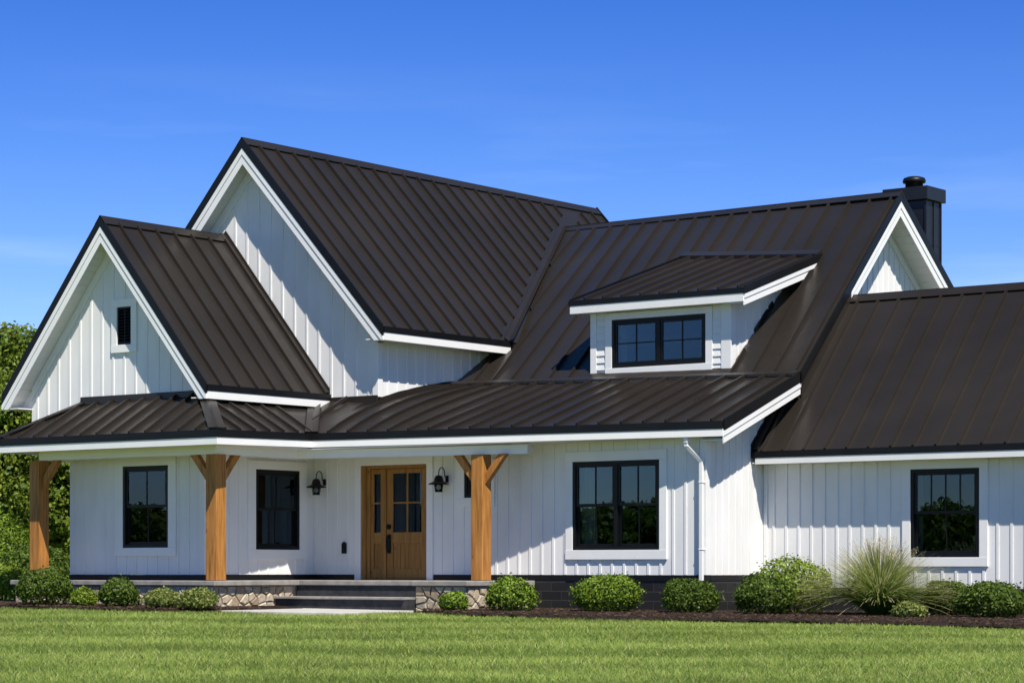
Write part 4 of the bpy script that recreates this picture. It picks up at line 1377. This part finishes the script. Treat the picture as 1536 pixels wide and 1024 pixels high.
def shrub(x, y, w_, h_, m, label, cat='shrub', n=5200, size=0.028, loose=0.06, group=None, depth=None):
    z = zg(x) + 0.03
    t = empty('shrub', (x, y, z), label, cat, group)
    dirs = rng.normal(0, 1, (n, 3)); dirs[:, 2] = np.abs(dirs[:, 2]) * 1.05 - 0.62
    dirs /= np.linalg.norm(dirs, axis=1)[:, None]
    lob = rng.normal(0, 1, (16, 3)); lob /= np.linalg.norm(lob, axis=1)[:, None]
    amp = rng.uniform(0.4, 1.0, 16)
    bumpy = (np.exp(-((1 - dirs @ lob.T) / 0.09)) * amp).max(1)
    shell = np.where(rng.random(n) < 0.72, rng.uniform(0.86, 1.02, n), rng.uniform(0.5, 0.95, n))
    twig = (rng.random(n) < loose) * rng.uniform(0.0, 0.2, n)
    r = (0.84 + 0.21 * bumpy) * shell + twig
    sc_ = np.array([w_ / 2, (depth or w_) / 2, h_ * 0.57])
    pts = dirs * r[:, None] * sc_ + np.array([x, y, z + h_ * 0.44])
    pts[:, 2] = np.maximum(pts[:, 2], z + rng.uniform(0.0, 0.09, n))
    o = np_mesh('foliage', leaves(pts, dirs, size, 0.75), 4, m, t, (x, y, z + h_ / 2))
    mb = MB()
    for k in range(7):
        a = k * 0.9 + random.random()
        e = V((x + math.cos(a) * w_ * 0.32, y + math.sin(a) * w_ * 0.32, z + h_ * random.uniform(0.55, 0.8)))
        mid = V((x + math.cos(a) * w_ * 0.12, y + math.sin(a) * w_ * 0.12, z + h_ * 0.3))
        mb.tube([(x + math.cos(a) * 0.03, y + math.sin(a) * 0.03, z - 0.05), mid, e], [0.018, 0.012, 0.005], 6)
    mb.build('stem', M['bark'], t)
    return t

shrub(-5.98, -4.6, 0.55, 0.40, M['lime_leaf'], 'small yellow green shrub at the far left end of the bed', n=2200, loose=0.15)
shrub(-3.95, -4.9, 1.10, 0.72, M['dark_leaf'], 'largest dark green rounded shrub in front of the left porch post', n=6500)
shrub(-2.90, -4.95, 0.48, 0.36, M['lime_leaf'], 'small light green shrub between two round dark shrubs under the porch window', n=1900)
shrub(-2.10, -4.9, 0.72, 0.54, M['dark_leaf'], 'mid sized round dark green shrub below the porch window', n=3800)
shrub(-1.03, -4.95, 0.62, 0.38, M['pale_leaf'], 'pale variegated low shrub on the left of a touching pair by the stone pier', n=2600, loose=0.2, size=0.026)
shrub(-0.42, -4.75, 0.72, 0.38, M['pale_leaf'], 'pale variegated low shrub of a touching pair, nearest the stone pier corner', n=2900, loose=0.2, size=0.026)
shrub(3.30, -2.62, 0.52, 0.36, M['box_leaf'], 'smallest round green shrub in front of the stone pier right of the steps', n=2300)
shrub(4.08, -2.1, 0.92, 0.61, M['box_leaf'], 'round bright green shrub at the foot of the right porch post', n=4800, loose=0.12)
shrub(5.41, -1.3, 1.24, 0.66, M['box_leaf'], 'broad bright green shrub below the double window', n=6800, loose=0.10)
shrub(6.80, -0.95, 1.00, 0.62, M['dark_leaf'], 'round dark green shrub at the foot of the white downspout', n=5200)
shrub(8.06, -0.75, 1.04, 0.70, M['dark_leaf'], 'round dark green shrub in front of a taller yellow green shrub', n=5600)
shrub(7.90, 0.40, 1.30, 0.95, M['lime_leaf'], 'taller yellow green shrub behind a dark round one at the inner wall corner', n=6800, loose=0.15)
shrub(10.72, -0.95, 0.56, 0.28, M['pale_leaf'], 'low pale green plant in front of the tall ornamental grass', n=1700, loose=0.2)
shrub(10.45, 0.9, 0.95, 0.62, M['dark_leaf'], 'dark shrub tucked under the garage wing window behind another', n=4200)
shrub(11.62, 0.0, 1.12, 0.62, M['dark_leaf'], 'dark green rounded shrub at the right edge under the garage wing', n=6000)

# ornamental grass
def grass_mat():
    m = mat('fountain_grass', (0.1, 0.15, 0.03), 0.6, 0.2)
    uv = N(m, 'ShaderNodeUVMap')
    s = N(m, 'ShaderNodeSeparateXYZ'); L(m, uv.outputs[0], s.inputs[0])
    g = N(m, 'ShaderNodeNewGeometry')
    ad = N(m, 'ShaderNodeMath', operation='MULTIPLY_ADD'); ad.inputs[1].default_value = 0.35; ad.inputs[2].default_value = -0.17
    L(m, g.outputs['Random Per Island'], ad.inputs[0])
    a2 = N(m, 'ShaderNodeMath', operation='ADD'); L(m, s.outputs[1], a2.inputs[0]); L(m, ad.outputs[0], a2.inputs[1])
    c = ramp(m, a2.outputs[0], [(0.0, (0.09, 0.17, 0.025)), (0.6, (0.19, 0.29, 0.05)), (0.86, (0.36, 0.39, 0.13)), (1.0, (0.56, 0.50, 0.30))])
    L(m, c, BSDF(m).inputs['Base Color'])
    t = N(m, 'ShaderNodeBsdfTranslucent'); L(m, c, t.inputs['Color'])
    ms = N(m, 'ShaderNodeMixShader'); ms.inputs[0].default_value = 0.42
    L(m, BSDF(m).outputs[0], ms.inputs[1]); L(m, t.outputs[0], ms.inputs[2]); L(m, ms.outputs[0], m.node_tree.nodes['Material Output'].inputs[0])
    return m
M['fountain'] = grass_mat()
gx, gy = 9.62, 0.15; gz = zg(gx) + 0.03
gt = empty('ornamental_grass', (gx, gy, gz), 'tall arching ornamental grass clump with tan tips below the garage wing wall', 'ornamental grass')
NBL, SEG = 2600, 7
vs = []; fs = []; uvs = []
for k in range(NBL):
    a = random.uniform(0, 2 * math.pi); r0 = random.uniform(0, 0.16)
    out = random.uniform(0.03, 1.0) ** 0.7 * 1.38; hh = random.uniform(0.75, 1.28) * (1 - 0.24 * out * out)
    droop = random.uniform(0.0, 0.35) * out
    wdt = random.uniform(0.005, 0.009)
    b = V((gx + math.cos(a) * r0, gy + math.sin(a) * r0, gz))
    dd = V((math.cos(a), math.sin(a), 0)); ss = V((-math.sin(a), math.cos(a), 0))
    tw = random.uniform(-.25, .25); ss = (ss + V((0, 0, tw))).normalized()
    base_i = len(vs)
    for i in range(SEG + 1):
        t = i / SEG
        p = b + dd * (out * (0.42 * t + 0.58 * t ** 1.9)) + V((0, 0, hh * (1.25 * t - 0.25 * t * t) - droop * t ** 3 * 0.9)) + ss * (0.05 * tw * t)
        w2 = wdt * (1 - 0.65 * t)
        vs += [p - ss * w2, p + ss * w2]
    for i in range(SEG):
        q = base_i + i * 2
        fs.append((q, q + 1, q + 3, q + 2))
        uvs += [(0, i / SEG), (1, i / SEG), (1, (i + 1) / SEG), (0, (i + 1) / SEG)]
mb = MB(); mb.add(vs, fs)
o = mb.build('blades', M['fountain'], gt, smooth=True, fix=False)
l = o.data.uv_layers.new(name='UVMap'); l.data.foreach_set('uv', np.array(uvs, dtype=np.float32).ravel())
# feathery seed heads
NP_ = 240
pts = []; nr = []
for k in range(NP_):
    a = random.uniform(0, 2 * math.pi); out = random.uniform(0.02, 0.75); hh = random.uniform(1.0, 1.33) * (1 - 0.32 * out * out)
    c = V((gx + math.cos(a) * out, gy + math.sin(a) * out, gz + hh))
    dd = V((math.cos(a) * 0.6, math.sin(a) * 0.6, 0.75)).normalized()
    for j in range(14):
        q = c - dd * 0.16 * j / 13 + V((random.gauss(0, .008), random.gauss(0, .008), random.gauss(0, .008)))
        pts.append(q[:]); nr.append((random.gauss(0, 1), random.gauss(0, 1), 0.3))
M['plume'] = mat('grass_seed_heads', (0.50, 0.42, 0.26), 0.9, 0.1)
np_mesh('seed_heads', leaves(np.array(pts), np.array(nr), 0.012, 0.6, 0.25), 4, M['plume'], gt, (gx, gy, gz + 1.0))

# ------------------------------------------------------------------ trees
def tree(x, y, H, R, label, n_cl=150, per=170, leaf=0.066, low=0.12, group=None, m=None, name='deciduous_tree'):
    z = zg(x) - 0.05
    t = empty(name, (x, y, z), label, 'tree', group)
    cl = rng.normal(0, 1, (n_cl, 3)); cl /= np.linalg.norm(cl, axis=1)[:, None]
    rad = rng.uniform(0.45, 1.0, n_cl) ** 0.6
    hz = H * (1 - low) / 2
    c = cl * rad[:, None] * np.array([R, R, hz]) * 0.93
    zrel = c[:, 2] / hz
    c[:, :2] *= np.where(zrel > 0, np.sqrt(np.clip(1 - 0.55 * zrel ** 2, .1, 1)), 1)[:, None]
    c += np.array([x, y, z + H * low + hz])
    crs = rng.uniform(0.35, 0.75, n_cl) * R / 2.6
    pts = []; nrm = []
    for k in range(n_cl):
        q = rng.normal(0, 1, (per, 3)); q /= np.linalg.norm(q, axis=1)[:, None]
        rr = rng.uniform(0.55, 1.05, per)[:, None]
        p = c[k] + q * rr * crs[k] * np.array([1.15, 1.15, 0.8])
        pts.append(p); nrm.append(q + np.array([0, 0, 0.5]))
    pts = np.concatenate(pts); nrm = np.concatenate(nrm)
    keep_ = pts[:, 2] > z + 0.15
    pts, nrm = pts[keep_], nrm[keep_]
    np_mesh('crown', leaves(pts, nrm, leaf, 0.7, 0.6), 4, m or M['tree_leaf'], t, (x, y, z + H * 0.5))
    mb = MB()
    mb.tube([(x, y, z - 0.2), (x + 0.05, y, z + H * 0.2), (x - 0.06, y + 0.05, z + H * 0.5), (x, y, z + H * 0.86)], [R * 0.085, R * 0.062, R * 0.04, R * 0.012], 10)
    for k in range(9):
        a = k * 2.4; hh = H * (0.16 + 0.07 * k)
        e = V((x + math.cos(a) * R * 0.75, y + math.sin(a) * R * 0.75, z + hh + H * 0.16))
        md_ = V((x + math.cos(a) * R * 0.35, y + math.sin(a) * R * 0.35, z + hh + H * 0.1))
        mb.tube([(x, y, z + hh), md_, e], [R * 0.032, R * 0.022, R * 0.008], 7)
    mb.build('trunk', M['bark'], t)
    return t
TG = 'trees beside the left end of the house'
tree(-19.6, 8.0, 6.85, 2.5, 'tallest green tree left of the house, at the picture edge', n_cl=300, per=330, low=0.05, group=TG)
tree(-17.0, 8.6, 5.6, 2.1, 'shorter leafy tree close to the house wall, seen behind the left porch post', n_cl=250, per=330, low=0.03, group=TG)
tree(-22.5, 5.0, 6.0, 2.4, 'green tree furthest from the house', n_cl=200, per=220, low=0.05, group=TG)
tree(-26.0, 12.0, 7.6, 3.0, 'broad green tree standing behind the others', n_cl=200, per=220, low=0.05, group=TG)
shrub(-13.2, 1.8, 2.3, 1.9, M['box_leaf'], 'waist high green bush under the trees at the left edge', n=9000, size=0.045, loose=0.15)
shrub(-11.1, 1.4, 1.7, 1.2, M['dark_leaf'], 'low dark bush between the trees and the left porch post', n=6000, size=0.04, loose=0.15)
shrub(-9.2, -1.2, 1.1, 0.75, M['lime_leaf'], 'yellow green bush at the left edge beyond the porch corner', n=4000, size=0.035, loose=0.15)

# far-off wood across the lawn, mirrored in the windows
pts = []; nr = []
for k in range(260):
    s = k / 259
    cx_, cy_ = -100 + 105 * s + random.uniform(-3, 3), -62 - 40 * s + random.uniform(-4, 4)
    Hh = random.uniform(3.2, 5.2); Rr = random.uniform(1.6, 3.0)
    for j in range(14):
        a = random.uniform(0, 6.28); q = V((math.cos(a) * Rr * random.random(), math.sin(a) * Rr * random.random(), 0))
        zc = random.uniform(0.4, Hh - 0.9)
        g = rng.normal(0, 1, (80, 3)); g /= np.linalg.norm(g, axis=1)[:, None]
        pts.append(np.array([cx_ + q.x, cy_ + q.y, zc]) + g * np.array([1.2, 1.2, 0.9]) * rng.uniform(0.6, 1.05, (80, 1))); nr.append(g)
pts = np.concatenate(pts); nr = np.concatenate(nr)
o = np_mesh('far_wood', leaves(pts, nr, 0.24, 0.6, 0.7), 4, M['tree_leaf'])
o['kind'] = 'stuff'; o['label'] = 'distant line of green woodland across the lawn'
